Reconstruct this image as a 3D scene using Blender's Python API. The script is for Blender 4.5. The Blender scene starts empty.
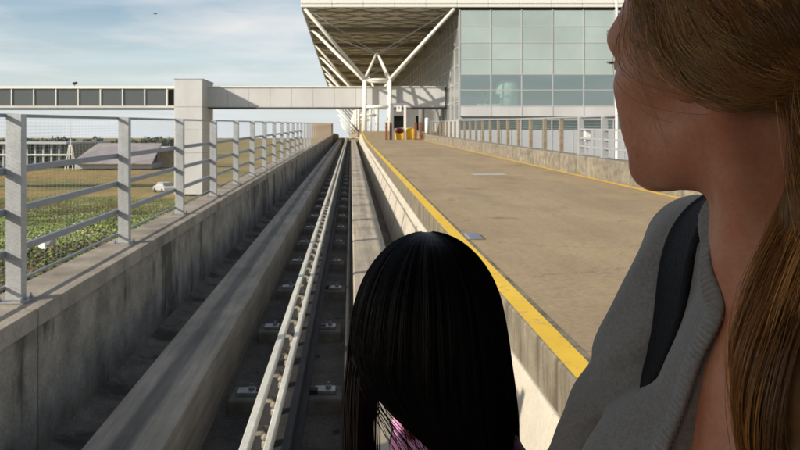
import bpy, bmesh, math, random
import numpy as np
from mathutils import Vector, Matrix

random.seed(7)
RNG = np.random.default_rng(7)
PI = math.pi
scene = bpy.context.scene
col = scene.collection

# ------------------------------------------------------------------ camera
F_PX, VPX, HOR = 750.0, 351.0, 137.5          # focal length in photo pixels, track axis, horizon
cam_d = bpy.data.cameras.new('camera')
cam_d.sensor_width = 36.0
cam_d.lens = 36.0 * F_PX / 800.0
cam_d.shift_x = (400 - VPX) / 800.0
cam_d.shift_y = -(225 - HOR) / 800.0
cam_d.clip_start = 0.02
cam_d.clip_end = 20000
cam_d.dof.use_dof = True
cam_d.dof.focus_distance = .85
cam_d.dof.aperture_fstop = 26
cam = bpy.data.objects.new('camera', cam_d)
col.objects.link(cam)
cam.rotation_euler = (PI / 2, 0, 0)
scene.camera = cam


# ------------------------------------------------------------------ materials
def nt_new(name):
    m = bpy.data.materials.new(name)
    m.use_nodes = True
    nt = m.node_tree
    b = nt.nodes['Principled BSDF']
    return m, nt, b


def noise(nt, scale, detail=6, rough=.6, mapscale=None, coord='Object', seed=0.0):
    tc = nt.nodes.new('ShaderNodeTexCoord')
    mp = nt.nodes.new('ShaderNodeMapping')
    nt.links.new(tc.outputs[coord], mp.inputs['Vector'])
    if mapscale:
        mp.inputs['Scale'].default_value = mapscale
    mp.inputs['Location'].default_value = (seed, seed * 1.7, seed * .6)
    n = nt.nodes.new('ShaderNodeTexNoise')
    n.inputs['Scale'].default_value = scale
    n.inputs['Detail'].default_value = detail
    n.inputs['Roughness'].default_value = rough
    nt.links.new(mp.outputs['Vector'], n.inputs['Vector'])
    return n


def ramp(nt, src, stops):
    r = nt.nodes.new('ShaderNodeValToRGB')
    els = r.color_ramp.elements
    while len(els) < len(stops):
        els.new(.5)
    for e, (p, c) in zip(els, stops):
        e.position = p
        e.color = (*c, 1) if len(c) == 3 else c
    nt.links.new(src, r.inputs['Fac'])
    return r


def mixc(nt, fac, a, b, mode='MIX'):
    m = nt.nodes.new('ShaderNodeMix')
    m.data_type = 'RGBA'
    m.blend_type = mode
    for sock, v in ((m.inputs['Factor'], fac), (m.inputs['A'], a), (m.inputs['B'], b)):
        pass
    ins = [i for i in m.inputs if i.type == 'RGBA']
    f = m.inputs[0]
    if hasattr(fac, 'links'):
        nt.links.new(fac, f)
    else:
        f.default_value = fac
    for s, v in zip(ins, (a, b)):
        if hasattr(v, 'links'):
            nt.links.new(v, s)
        else:
            s.default_value = (*v, 1) if len(v) == 3 else v
    return [o for o in m.outputs if o.type == 'RGBA'][0]


def bump(nt, b, src, strength=.3, dist=.01):
    bn = nt.nodes.new('ShaderNodeBump')
    bn.inputs['Strength'].default_value = strength
    bn.inputs['Distance'].default_value = dist
    nt.links.new(src, bn.inputs['Height'])
    nt.links.new(bn.outputs['Normal'], b.inputs['Normal'])


def mat(name, base, var=.25, scale=2.0, rough=.8, metallic=0, spec=.3, bmp=.2, bscale=30, stain=None, stain_amt=.5,
        stain_scale=1.0, stain_map=None, fine=.15, coord='Object', lo=.42, hi=.62):
    m, nt, b = nt_new(name)
    b.inputs['Roughness'].default_value = rough
    b.inputs['Metallic'].default_value = metallic
    b.inputs['Specular IOR Level'].default_value = spec
    n1 = noise(nt, scale, coord=coord)
    d = tuple(c * (1 - var) for c in base)
    l = tuple(min(1, c * (1 + var)) for c in base)
    c = ramp(nt, n1.outputs['Fac'], [(.3, d), (.7, l)]).outputs['Color']
    n2 = noise(nt, bscale, 4, coord=coord, seed=3)
    f = ramp(nt, n2.outputs['Fac'], [(.3, (1 - fine,) * 3), (.7, (1 + fine,) * 3)]).outputs['Color']
    c = mixc(nt, 1.0, c, f, 'MULTIPLY')
    if stain:
        n3 = noise(nt, stain_scale, 5, .65, stain_map, coord=coord, seed=9)
        fac = ramp(nt, n3.outputs['Fac'], [(lo, (0, 0, 0)), (hi, (stain_amt,) * 3)]).outputs['Color']
        c = mixc(nt, fac, c, stain)
    nt.links.new(c, b.inputs['Base Color'])
    if bmp:
        bump(nt, b, n2.outputs['Fac'], bmp)
    m['_c'] = 1
    return m


M = {}
M['wall_dark'] = mat('stained concrete', (.285, .25, .198), .42, 2.2, .9, bscale=34, stain=(.06, .054, .045), stain_amt=.82,
                     stain_scale=1.05, stain_map=(1, 1.1, .42), lo=.515, hi=.60, fine=.2, bmp=.4)
M['gutter'] = mat('silted gutter', (.17, .15, .118), .4, 3, .95, bscale=40, stain=(.05, .045, .037), stain_amt=.8, stain_scale=1.5, lo=.48, hi=.58, fine=.3, bmp=.5)
M['coping'] = mat('coping concrete', (.33, .285, .225), .25, 2.2, .9, bscale=40, stain=(.13, .115, .09), stain_amt=.7,
                  stain_scale=1.6, lo=.5, hi=.66)
M['cream_wall'] = mat('cream concrete', (.52, .47, .375), .12, 1.2, .85, bscale=30, stain=(.22, .19, .15), stain_amt=.5,
                      stain_scale=1.0, stain_map=(1, 1.1, .25), lo=.55, hi=.72, fine=.08)
M['rough_band'] = mat('rough kerb concrete', (.24, .205, .145), .25, 3, .95, bscale=45, stain=(.085, .07, .048), stain_amt=.8,
                      stain_scale=2.0, stain_map=(1, 2.4, .3), lo=.42, hi=.62, bmp=.5)
M['track_floor'] = mat('grimy trough floor', (.105, .094, .078), .35, 1.6, .9, bscale=22, stain=(.20, .145, .095), stain_amt=.6,
                       stain_scale=.8, bmp=.6, lo=.52, hi=.68, fine=.3)
M['road'] = mat('tan road surface', (.35, .258, .148), .12, .35, .92, bscale=18, stain=(.2, .155, .105), stain_amt=.55,
                stain_scale=.5, stain_map=(1.4, .6, 1), lo=.5, hi=.72, fine=.16, bmp=.35)
def road_wear(m):
    """hairline cracks, dark oil spots and long tyre scuffs on the road"""
    nt = m.node_tree; b = nt.nodes['Principled BSDF']
    c = b.inputs['Base Color'].links[0].from_socket
    tc = nt.nodes.new('ShaderNodeTexCoord')
    n = noise(nt, 1.2, 4, .6, seed=6)
    v = nt.nodes.new('ShaderNodeTexVoronoi'); v.feature = 'DISTANCE_TO_EDGE'; v.inputs['Scale'].default_value = .35
    ad = nt.nodes.new('ShaderNodeVectorMath'); ad.operation = 'MULTIPLY_ADD'
    nt.links.new(n.outputs['Color'], ad.inputs[0]); ad.inputs[1].default_value = (1.4, 1.4, 0)
    nt.links.new(tc.outputs['Object'], ad.inputs[2])
    nt.links.new(ad.outputs[0], v.inputs['Vector'])
    f = ramp(nt, v.outputs['Distance'], [(.0, (.55,) * 3), (.010, (1, 1, 1))]).outputs['Color']
    c = mixc(nt, .6, c, mixc(nt, 1, c, f, 'MULTIPLY'))
    n2 = noise(nt, 1.1, 3, .5, seed=12)
    f = ramp(nt, n2.outputs['Fac'], [(.66, (1, 1, 1)), (.74, (.62,) * 3)]).outputs['Color']
    c = mixc(nt, 1, c, f, 'MULTIPLY')
    n3 = noise(nt, 1.6, 5, .7, (1, .05, 1), seed=15)
    f = ramp(nt, n3.outputs['Fac'], [(.36, (.93,) * 3), (.5, (1,) * 3), (.68, (1.06,) * 3)]).outputs['Color']
    c = mixc(nt, 1, c, f, 'MULTIPLY')
    nt.links.new(c, b.inputs['Base Color'])


road_wear(M['road'])
M['galv'] = mat('galvanised steel', (.43, .44, .44), .1, 6, .5, .35, .5, .05, 60, stain=(.3, .29, .27), stain_amt=.4)
M['galv_dark'] = mat('grey painted rail', (.26, .275, .30), .1, 6, .5, .3, .5, .05, 60)
M['wire'] = mat('mesh wire', (.42, .44, .46), .05, 6, .5, .4, .5, 0, 60)
M['rust_post'] = mat('weathered brown post', (.33, .26, .18), .3, 6, .85, bscale=50)
M['brown_post'] = mat('dull brown post', (.24, .195, .135), .3, 6, .85, bscale=50)
M['hoarding'] = mat('brown boarding', (.55, .40, .26), .3, .8, .85, bscale=20, stain=(.42, .33, .22), stain_amt=.5,
                    stain_scale=2, stain_map=(1, 3, .2))
M['white_steel'] = mat('white painted steel', (.80, .78, .70), .04, 3, .45, 0, .5, 0, 30, fine=.03)
M['clad_white'] = mat('pale cladding', (.57, .57, .56), .05, .4, .6, 0, .4, 0, 20, fine=.03, stain=(.45, .43, .40), stain_amt=.35,
                      stain_scale=.4, stain_map=(1, 1, .3))
M['clad_grey'] = mat('grey cladding', (.42, .43, .44), .05, .4, .6, 0, .4, 0, 20, fine=.03)
M['joint'] = mat('dark joint', (.16, .155, .15), .1, 2, .8)
M['shade_wall'] = mat('shade-darkened wall', (.20, .20, .195), .12, .5, .8)  # wall under the canopy: its shade is put into this darker grey
M['under'] = mat('dark underside', (.10, .10, .10), .2, 2, .8)
M['rail_cream'] = mat('cream power rail cover', (.72, .69, .58), .08, 4, .45, 0, .5, .02, 30, stain=(.35, .33, .28), stain_amt=.4,
                      stain_scale=3, stain_map=(1, .4, 1))
M['steel_dark'] = mat('dark guide steel', (.045, .041, .038), .3, 3, .7, 0, .3, .1, 40)
M['insul'] = mat('ceramic insulator', (.27, .24, .19), .3, 12, .5, 0, .5, 0)
M['plate'] = mat('steel base plate', (.34, .33, .32), .3, 8, .45, .6, .5, .1)
M['plinth'] = mat('dirty plinth', (.16, .145, .12), .3, 4, .9, bmp=.4)
M['orange_red'] = mat('rusty red paint', (.20, .07, .03), .2, 4, .7)
M['yellow_bin'] = mat('yellow plastic', (.80, .47, .02), .06, 4, .5, 0, .4, 0)
M['dark_red'] = mat('dark red sack', (.14, .02, .02), .2, 4, .7)
M['white_paint'] = mat('white painted metal', (.78, .76, .70), .05, 4, .5, bmp=0, fine=.03)
M['black'] = mat('black plastic', (.02, .02, .022), .2, 6, .5)
M['cab_grey'] = mat('cabin lining', (.44, .43, .41), .05, 2, .7, bmp=0, fine=.02)
M['cab_floor'] = mat('cabin floor', (.22, .22, .21), .1, 10, .7)
M['seat_blue'] = mat('seat fabric', (.06, .07, .12), .2, 30, .9)
M['car_white'] = mat('white car paint', (.42, .42, .41), .02, 2, .3, 0, .5, 0, fine=.01)
M['tyre'] = mat('rubber', (.03, .03, .03), .1, 8, .9)
M['solar'] = mat('purple grey sheet roof', (.27, .235, .235), .1, .15, .6, bmp=0, stain=(.42, .39, .37), stain_amt=.5,
                 stain_scale=.25, stain_map=(1, .4, 1))
M['dark_glass'] = mat('dark glazing', (.085, .115, .11), .4, .15, .15, 0, .5, 0, 5)
M['patch'] = mat('pale road patch', (.45, .42, .36), .1, 3, .9)
M['drain'] = mat('grey iron cover', (.22, .23, .26), .15, 8, .6, .3)
M['green_leaf'] = mat('plant leaf', (.085, .14, .022), .3, 4, .7, bmp=0)
M['bark'] = mat('bark', (.12, .09, .06), .3, 8, .9)
M['litter'] = mat('white plastic scrap', (.75, .75, .73), .05, 8, .5)


def yellow_mat():
    m, nt, b = nt_new('worn yellow paint')
    n = noise(nt, 9, 6, .7)
    n2 = noise(nt, 1.4, 4, .6, seed=4)
    c = ramp(nt, n2.outputs['Fac'], [(.3, (.72, .44, .03)), (.7, (.82, .53, .045))]).outputs['Color']
    f = ramp(nt, n.outputs['Fac'], [(.56, (0, 0, 0)), (.68, (.75,) * 3)]).outputs['Color']
    c = mixc(nt, f, c, (.33, .25, .15))
    nt.links.new(c, b.inputs['Base Color'])
    b.inputs['Roughness'].default_value = .8
    bump(nt, b, n.outputs['Fac'], .2)
    return m


M['yellow'] = yellow_mat()


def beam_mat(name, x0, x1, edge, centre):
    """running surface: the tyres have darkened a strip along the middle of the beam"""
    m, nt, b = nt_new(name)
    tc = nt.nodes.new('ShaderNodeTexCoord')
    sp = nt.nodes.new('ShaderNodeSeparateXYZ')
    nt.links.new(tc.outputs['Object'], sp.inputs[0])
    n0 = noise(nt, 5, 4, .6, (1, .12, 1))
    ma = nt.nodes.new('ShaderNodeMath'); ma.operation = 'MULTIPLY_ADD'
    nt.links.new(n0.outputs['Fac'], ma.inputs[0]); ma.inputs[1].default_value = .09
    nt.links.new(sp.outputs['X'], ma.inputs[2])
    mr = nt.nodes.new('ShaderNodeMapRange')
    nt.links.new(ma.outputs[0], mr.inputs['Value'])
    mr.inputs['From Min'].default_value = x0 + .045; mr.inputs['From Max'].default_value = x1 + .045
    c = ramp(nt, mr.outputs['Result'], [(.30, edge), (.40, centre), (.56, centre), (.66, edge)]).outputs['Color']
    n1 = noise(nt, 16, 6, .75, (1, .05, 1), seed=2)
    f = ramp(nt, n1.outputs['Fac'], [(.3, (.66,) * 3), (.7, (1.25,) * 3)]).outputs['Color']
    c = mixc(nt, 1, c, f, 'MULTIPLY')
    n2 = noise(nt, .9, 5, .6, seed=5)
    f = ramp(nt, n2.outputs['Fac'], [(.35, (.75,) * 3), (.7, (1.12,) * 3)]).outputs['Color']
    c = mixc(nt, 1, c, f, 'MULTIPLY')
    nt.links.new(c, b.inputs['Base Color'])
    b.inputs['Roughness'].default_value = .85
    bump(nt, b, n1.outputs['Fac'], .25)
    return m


M['beam_l'] = beam_mat('shaded running concrete', -1.78, -1.25, (.37, .31, .228), (.18, .158, .125))  # darker copy of the beam concrete, shade beside the wall put into its colour
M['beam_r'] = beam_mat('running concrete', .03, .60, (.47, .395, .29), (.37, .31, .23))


def glass_panel(name, colr, rough=.12, vary=.07):
    m, nt, b = nt_new(name)
    n = noise(nt, .25, 3)
    c = ramp(nt, n.outputs['Fac'], [(.3, tuple(x * .93 for x in colr)), (.7, tuple(x * 1.07 for x in colr))]).outputs['Color']
    oi = nt.nodes.new('ShaderNodeObjectInfo')                # every pane is a little different
    f = ramp(nt, oi.outputs['Random'], [(0, (1 - vary,) * 3), (1, (1 + vary,) * 3)]).outputs['Color']
    c = mixc(nt, 1, c, f, 'MULTIPLY')
    nt.links.new(c, b.inputs['Base Color'])
    b.inputs['Roughness'].default_value = rough
    b.inputs['Specular IOR Level'].default_value = .6
    n2 = noise(nt, .35, 2)
    bump(nt, b, n2.outputs['Fac'], .04, .3)
    return m


M['teal_glass'] = glass_panel('teal fritted glass', (.385, .46, .43), .25)
M['grey_glass'] = glass_panel('grey side glazing', (.25, .28, .28), .2)
M['gallery'] = mat('pale gallery wall', (.30, .345, .34), .1, .2, .8)
M['mullion'] = mat('aluminium mullion', (.5, .47, .45), .05, 3, .5, .2, bmp=0, fine=.02)
M['band_glass'] = glass_panel('bridge window glass', (.085, .095, .095), .08)


def clear_glass():
    m, nt, b = nt_new('clear glazing')
    tr = nt.nodes.new('ShaderNodeBsdfTransparent'); tr.inputs[0].default_value = (.80, .90, .87, 1)
    gl = nt.nodes.new('ShaderNodeBsdfGlossy'); gl.inputs['Roughness'].default_value = .03
    gl.inputs['Color'].default_value = (.9, .95, .95, 1)
    mx = nt.nodes.new('ShaderNodeMixShader'); mx.inputs[0].default_value = .27
    nt.links.new(tr.outputs[0], mx.inputs[1]); nt.links.new(gl.outputs[0], mx.inputs[2])
    nt.links.new(mx.outputs[0], nt.nodes['Material Output'].inputs['Surface'])
    nt.nodes.remove(b)
    return m


M['clear_glass'] = clear_glass()


def windscreen_glass():
    m, nt, b = nt_new('windscreen glass')
    tr = nt.nodes.new('ShaderNodeBsdfTransparent')
    tr.inputs[0].default_value = (1, 1, 1, 1)
    nt.links.new(tr.outputs[0], nt.nodes['Material Output'].inputs['Surface'])
    nt.nodes.remove(b)
    return m


M['windscreen'] = windscreen_glass()


def attr_mat(name, rough=.5, spec=.4, attr='tint', aniso=0, trans=0):
    m, nt, b = nt_new(name)
    a = nt.nodes.new('ShaderNodeAttribute'); a.attribute_name = attr
    nt.links.new(a.outputs['Color'], b.inputs['Base Color'])
    b.inputs['Roughness'].default_value = rough
    b.inputs['Specular IOR Level'].default_value = spec
    return m


M['leaf_attr'] = attr_mat('ground cover leaves', .65, .25)
M['hair_attr'] = attr_mat('hair strands', .36, .6)
M['hair_attr_k'] = attr_mat('black hair strands', .38, .17)


def ground_mat():
    m, nt, b = nt_new('airfield ground')
    n1 = noise(nt, .02, 6, .6, (1, 2.2, 1))
    n2 = noise(nt, .35, 6, .7, seed=2)
    c1 = ramp(nt, n1.outputs['Fac'], [(.30, (.36, .25, .105)), (.48, (.32, .235, .095)), (.58, (.20, .195, .07)), (.75, (.37, .28, .15))]).outputs['Color']
    f = ramp(nt, n2.outputs['Fac'], [(.3, (.72,) * 3), (.7, (1.2,) * 3)]).outputs['Color']
    c = mixc(nt, 1, c1, f, 'MULTIPLY')
    # darker soil under the planting near the guideway
    tc = nt.nodes.new('ShaderNodeTexCoord'); sp = nt.nodes.new('ShaderNodeSeparateXYZ')
    nt.links.new(tc.outputs['Object'], sp.inputs[0])
    mr = nt.nodes.new('ShaderNodeMapRange')
    mr.inputs['From Min'].default_value = 74; mr.inputs['From Max'].default_value = 96
    nt.links.new(sp.outputs['Y'], mr.inputs['Value'])
    c = mixc(nt, mr.outputs['Result'], (.075, .06, .03), c)
    nt.links.new(c, b.inputs['Base Color'])
    b.inputs['Roughness'].default_value = 1
    b.inputs['Specular IOR Level'].default_value = .1
    bump(nt, b, n2.outputs['Fac'], .4, .05)
    return m


M['ground'] = ground_mat()


def soffit_mat():
    """brown ceiling trays between the lattice members"""
    m, nt, b = nt_new('soffit trays')
    n1 = noise(nt, .12, 4)
    c = ramp(nt, n1.outputs['Fac'], [(.3, (.58, .54, .45)), (.7, (.70, .66, .57))]).outputs['Color']
    nt.links.new(c, b.inputs['Base Color'])
    b.inputs['Roughness'].default_value = .8
    return m


M['soffit'] = soffit_mat()
M['lattice'] = mat('soffit lattice steel', (.27, .24, .19), .1, 1, .7, bmp=0)


def block_mat():
    m, nt, b = nt_new('weathered block parapet')
    tc = nt.nodes.new('ShaderNodeTexCoord'); mp = nt.nodes.new('ShaderNodeMapping')
    mp.inputs['Rotation'].default_value = (0, 0, PI / 2)
    sp = nt.nodes.new('ShaderNodeSeparateXYZ'); cb = nt.nodes.new('ShaderNodeCombineXYZ')
    nt.links.new(tc.outputs['Object'], sp.inputs[0])
    nt.links.new(sp.outputs['Y'], cb.inputs['X']); nt.links.new(sp.outputs['Z'], cb.inputs['Y'])
    br = nt.nodes.new('ShaderNodeTexBrick')
    br.inputs['Scale'].default_value = 1.0
    br.inputs['Brick Width'].default_value = .9; br.inputs['Row Height'].default_value = 3.0
    br.inputs['Mortar Size'].default_value = .012
    br.inputs['Color1'].default_value = (.27, .235, .175, 1); br.inputs['Color2'].default_value = (.20, .175, .13, 1)
    br.inputs['Mortar'].default_value = (.13, .11, .08, 1)
    nt.links.new(cb.outputs[0], br.inputs['Vector'])
    n = noise(nt, 4, 6, .7)
    f = ramp(nt, n.outputs['Fac'], [(.32, (.5,) * 3), (.66, (1.2,) * 3)]).outputs['Color']
    c = mixc(nt, 1, br.outputs['Color'], f, 'MULTIPLY')
    nt.links.new(c, b.inputs['Base Color'])
    b.inputs['Roughness'].default_value = .95
    n2 = noise(nt, 30, 4)
    bump(nt, b, n2.outputs['Fac'], .5, .02)
    return m


M['block'] = block_mat()


def skin_mat():
    m, nt, b = nt_new('skin')
    n = noise(nt, 14, 5, .6)
    n2 = noise(nt, 220, 3, .6, seed=3)
    c = ramp(nt, n.outputs['Fac'], [(.3, (.47, .17, .09)), (.52, (.57, .27, .165)), (.72, (.54, .19, .11))]).outputs['Color']
    f = ramp(nt, n2.outputs['Fac'], [(.3, (.9,) * 3), (.7, (1.06,) * 3)]).outputs['Color']
    c = mixc(nt, 1, c, f, 'MULTIPLY')
    nt.links.new(c, b.inputs['Base Color'])
    b.inputs['Roughness'].default_value = .5
    b.inputs['Specular IOR Level'].default_value = .35
    b.inputs['Subsurface Weight'].default_value = .12
    b.inputs['Subsurface Radius'].default_value = (.012, .005, .003)
    b.inputs['Subsurface Scale'].default_value = .5
    bump(nt, b, n2.outputs['Fac'], .25, .002)
    return m


M['skin'] = skin_mat()


def knit_mat(name, a, bcol):
    m, nt, b = nt_new(name)
    n = noise(nt, 260, 3, .7)
    n1 = noise(nt, 7, 4, .6, seed=2)
    c = ramp(nt, n.outputs['Fac'], [(.3, a), (.7, bcol)]).outputs['Color']
    f = ramp(nt, n1.outputs['Fac'], [(.3, (.88,) * 3), (.7, (1.1,) * 3)]).outputs['Color']
    c = mixc(nt, 1, c, f, 'MULTIPLY')
    nt.links.new(c, b.inputs['Base Color'])
    b.inputs['Roughness'].default_value = .95
    b.inputs['Specular IOR Level'].default_value = .1
    b.inputs['Sheen Weight'].default_value = .3
    w = nt.nodes.new('ShaderNodeTexWave')
    w.inputs['Scale'].default_value = 260; w.inputs['Distortion'].default_value = 2.0
    w.inputs['Detail'].default_value = 2
    w.bands_direction = 'DIAGONAL'
    tc = nt.nodes.new('ShaderNodeTexCoord'); nt.links.new(tc.outputs['Object'], w.inputs['Vector'])
    ad = nt.nodes.new('ShaderNodeMath'); ad.operation = 'ADD'
    nt.links.new(w.outputs['Fac'], ad.inputs[0]); nt.links.new(n.outputs['Fac'], ad.inputs[1])
    bump(nt, b, ad.outputs[0], .22, .001)
    return m


M['knit'] = knit_mat('grey knit', (.195, .19, .187), (.295, .288, .282))
M['purple'] = knit_mat('purple jersey', (.085, .03, .075), (.14, .045, .115))
M['pink'] = mat('pink trim', (.62, .30, .52), .1, 40, .9)
M['strap'] = mat('dark navy webbing', (.011, .012, .016), .3, 160, .75, bmp=.4, bscale=300)
M['denim'] = mat('dark denim', (.05, .06, .10), .2, 60, .9)
M['shoe'] = mat('shoe leather', (.06, .045, .04), .2, 20, .6)
M['hair_base_b'] = mat('brown hair mass', (.17, .082, .028), .3, 60, .6, bmp=0)
M['hair_base_k'] = mat('black hair mass', (.006, .005, .005), .2, 60, .6, bmp=0, spec=.15)
M['eye_white'] = mat('eye white', (.75, .72, .70), .03, 30, .2, bmp=0)
M['iris'] = mat('iris', (.05, .08, .09), .2, 100, .2, bmp=0)


# ------------------------------------------------------------------ mesh builder
class MB:
    def __init__(s):
        s.v, s.f, s.c = [], [], []

    def add(s, vs, fs):
        o = len(s.v)
        s.v.extend([tuple(p) for p in vs])
        s.f.extend([tuple(i + o for i in f) for f in fs])

    def box(s, x0, x1, y0, y1, z0, z1):
        s.add([(x0, y0, z0), (x1, y0, z0), (x1, y1, z0), (x0, y1, z0), (x0, y0, z1), (x1, y0, z1), (x1, y1, z1), (x0, y1, z1)],
              [(0, 3, 2, 1), (4, 5, 6, 7), (0, 1, 5, 4), (1, 2, 6, 5), (2, 3, 7, 6), (3, 0, 4, 7)])

    def bar(s, p, q, w, h=None, up=(0, 0, 1)):
        h = h or w
        p, q = Vector(p), Vector(q)
        d = (q - p).normalized()
        u = Vector(up)
        if abs(d.dot(u)) > .98:
            u = Vector((0, 1, 0))
        a = d.cross(u).normalized()
        b = a.cross(d).normalized()
        vs = []
        for c in (p, q):
            for sa, sb in ((-1, -1), (1, -1), (1, 1), (-1, 1)):
                vs.append(c + a * sa * w / 2 + b * sb * h / 2)
        s.add(vs, [(0, 3, 2, 1), (4, 5, 6, 7), (0, 1, 5, 4), (1, 2, 6, 5), (2, 3, 7, 6), (3, 0, 4, 7)])

    def tube(s, pts, r, n=10, cap=True):
        pts = [Vector(p) for p in pts]
        rs = r if isinstance(r, (list, tuple)) else [r] * len(pts)
        vs, fs = [], []
        prev = None
        for i, p in enumerate(pts):
            d = (pts[min(i + 1, len(pts) - 1)] - pts[max(i - 1, 0)]).normalized()
            if prev is None:
                u = Vector((0, 0, 1)) if abs(d.z) < .9 else Vector((0, 1, 0))
                a = d.cross(u).normalized()
            else:
                a = (prev - d * prev.dot(d)).normalized()
            prev = a
            b = d.cross(a)
            for k in range(n):
                t = 2 * PI * k / n
                vs.append(p + (a * math.cos(t) + b * math.sin(t)) * rs[i])
        for i in range(len(pts) - 1):
            for k in range(n):
                fs.append((i * n + k, i * n + (k + 1) % n, (i + 1) * n + (k + 1) % n, (i + 1) * n + k))
        if cap:
            fs.append(tuple(range(n - 1, -1, -1)))
            fs.append(tuple((len(pts) - 1) * n + k for k in range(n)))
        s.add(vs, fs)

    def sweep(s, prof, ys, zf, closed=True, xf=None):
        """profile (x,z) swept along y; zf(y) lifts it, xf(y) shifts it"""
        n = len(prof)
        vs, fs = [], []
        for y in ys:
            dz = zf(y); dx = xf(y) if xf else 0
            for (x, z) in prof:
                vs.append((x + dx, y, z + dz))
        m = n if closed else n - 1
        for i in range(len(ys) - 1):
            for k in range(m):
                fs.append((i * n + k, i * n + (k + 1) % n, (i + 1) * n + (k + 1) % n, (i + 1) * n + k))
        if closed:
            fs.append(tuple(range(n)))
            fs.append(tuple((len(ys) - 1) * n + k for k in reversed(range(n))))
        s.add(vs, fs)

    def lathe(s, prof, c, n=16):
        vs, fs = [], []
        for (r, z) in prof:
            for k in range(n):
                t = 2 * PI * k / n
                vs.append((c[0] + r * math.cos(t), c[1] + r * math.sin(t), c[2] + z))
        for i in range(len(prof) - 1):
            for k in range(n):
                fs.append((i * n + k, i * n + (k + 1) % n, (i + 1) * n + (k + 1) % n, (i + 1) * n + k))
        fs.append(tuple(range(n - 1, -1, -1)))
        fs.append(tuple((len(prof) - 1) * n + k for k in range(n)))
        s.add(vs, fs)

    def build(s, name, m, parent=None, smooth=False, bevel=0, colors=None, fix=True, seg=2):
        me = bpy.data.meshes.new(name)
        off = wloc(parent) if parent else Vector((0, 0, 0))
        me.from_pydata([(p[0] - off.x, p[1] - off.y, p[2] - off.z) for p in s.v], [], s.f)
        if fix:
            bm = bmesh.new(); bm.from_mesh(me)
            bmesh.ops.recalc_face_normals(bm, faces=bm.faces)
            bm.to_mesh(me); bm.free()
        for mm in (m if isinstance(m, (list, tuple)) else [m]):
            me.materials.append(mm)
        if smooth:
            for p in me.polygons:
                p.use_smooth = True
        o = bpy.data.objects.new(name, me)
        col.objects.link(o)
        if parent:
            o.parent = parent
        if bevel:
            b = o.modifiers.new('bevel', 'BEVEL'); b.width = bevel; b.segments = seg; b.limit_method = 'ANGLE'
            b.angle_limit = math.radians(40)
        return o


def wloc(o):
    v = Vector(o.location)
    while o.parent:
        o = o.parent
        v += o.location
    return v


def thing(name, label, cat, loc=(0, 0, 0), group=None):
    o = bpy.data.objects.new(name, None)
    o.empty_display_size = .2
    col.objects.link(o)
    o.location = loc
    o['label'] = label; o['category'] = cat
    if group:
        o['group'] = group
    return o


def tag(o, label, cat, group=None, kind=None):
    if label: o['label'] = label
    if cat: o['category'] = cat
    if group: o['group'] = group
    if kind: o['kind'] = kind
    return o


def struct(o, label=None):
    o['kind'] = 'structure'
    if label:
        o['label'] = label
    return o


def np_mesh(name, verts, quads, m, parent=None, smooth=True, tint=None, tris=False):
    """fast mesh from numpy arrays (world coordinates)"""
    off = wloc(parent) if parent else Vector((0, 0, 0))
    v = np.asarray(verts, dtype=np.float32) - np.array(off[:], dtype=np.float32)
    q = np.asarray(quads, dtype=np.int32)
    k = q.shape[1]
    me = bpy.data.meshes.new(name)
    me.vertices.add(len(v)); me.vertices.foreach_set('co', v.ravel())
    me.loops.add(q.size); me.loops.foreach_set('vertex_index', q.ravel())
    me.polygons.add(len(q))
    me.polygons.foreach_set('loop_start', np.arange(0, q.size, k, dtype=np.int32))
    me.polygons.foreach_set('use_smooth', np.full(len(q), smooth))
    me.update(calc_edges=True)
    me.validate()
    if tint is not None:
        a = me.color_attributes.new('tint', 'FLOAT_COLOR', 'POINT')
        c = np.ones((len(v), 4), dtype=np.float32); c[:, :3] = tint
        a.data.foreach_set('color', c.ravel())
    me.materials.append(m)
    o = bpy.data.objects.new(name, me)
    col.objects.link(o)
    if parent:
        o.parent = parent
    return o


def sst(a, b, x):
    t = np.clip((np.asarray(x, dtype=float) - a) / (b - a), 0, 1)
    return t * t * (3 - 2 * t)


# ------------------------------------------------------------------ world, sun
SUN_EL, SUN_AZ = math.radians(23.5), math.radians(60)        # light travels towards +X (60 deg) and away from the camera
world = bpy.data.worlds.new('World')
scene.world = world
world.use_nodes = True
wn = world.node_tree
bg = wn.nodes['Background']
sky = wn.nodes.new('ShaderNodeTexSky')
sky.sky_type = 'NISHITA'
sky.sun_disc = False
sky.sun_elevation = SUN_EL
# direction to the sun is (-sin az, -cos az): compass angle from +Y clockwise
sun_dir = Vector((-math.sin(SUN_AZ) * math.cos(SUN_EL), -math.cos(SUN_AZ) * math.cos(SUN_EL), math.sin(SUN_EL)))
sky.sun_rotation = math.atan2(sun_dir.x, sun_dir.y)
sky.air_density = 1.0
sky.dust_density = 1.0
tc = wn.nodes.new('ShaderNodeTexCoord')
sep = wn.nodes.new('ShaderNodeSeparateXYZ')
wn.links.new(tc.outputs['Generated'], sep.inputs[0])
# clouds on a flat layer overhead: direction divided by its height
zc = wn.nodes.new('ShaderNodeMath'); zc.operation = 'MAXIMUM'; zc.inputs[1].default_value = .015
wn.links.new(sep.outputs['Z'], zc.inputs[0])
za = wn.nodes.new('ShaderNodeMath'); za.operation = 'ADD'; za.inputs[1].default_value = .06
wn.links.new(zc.outputs[0], za.inputs[0])
dx = wn.nodes.new('ShaderNodeMath'); dx.operation = 'DIVIDE'
dy = wn.nodes.new('ShaderNodeMath'); dy.operation = 'DIVIDE'
wn.links.new(sep.outputs['X'], dx.inputs[0]); wn.links.new(za.outputs[0], dx.inputs[1])
wn.links.new(sep.outputs['Y'], dy.inputs[0]); wn.links.new(za.outputs[0], dy.inputs[1])
cv = wn.nodes.new('ShaderNodeCombineXYZ')
wn.links.new(dx.outputs[0], cv.inputs[0]); wn.links.new(dy.outputs[0], cv.inputs[1])


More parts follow.
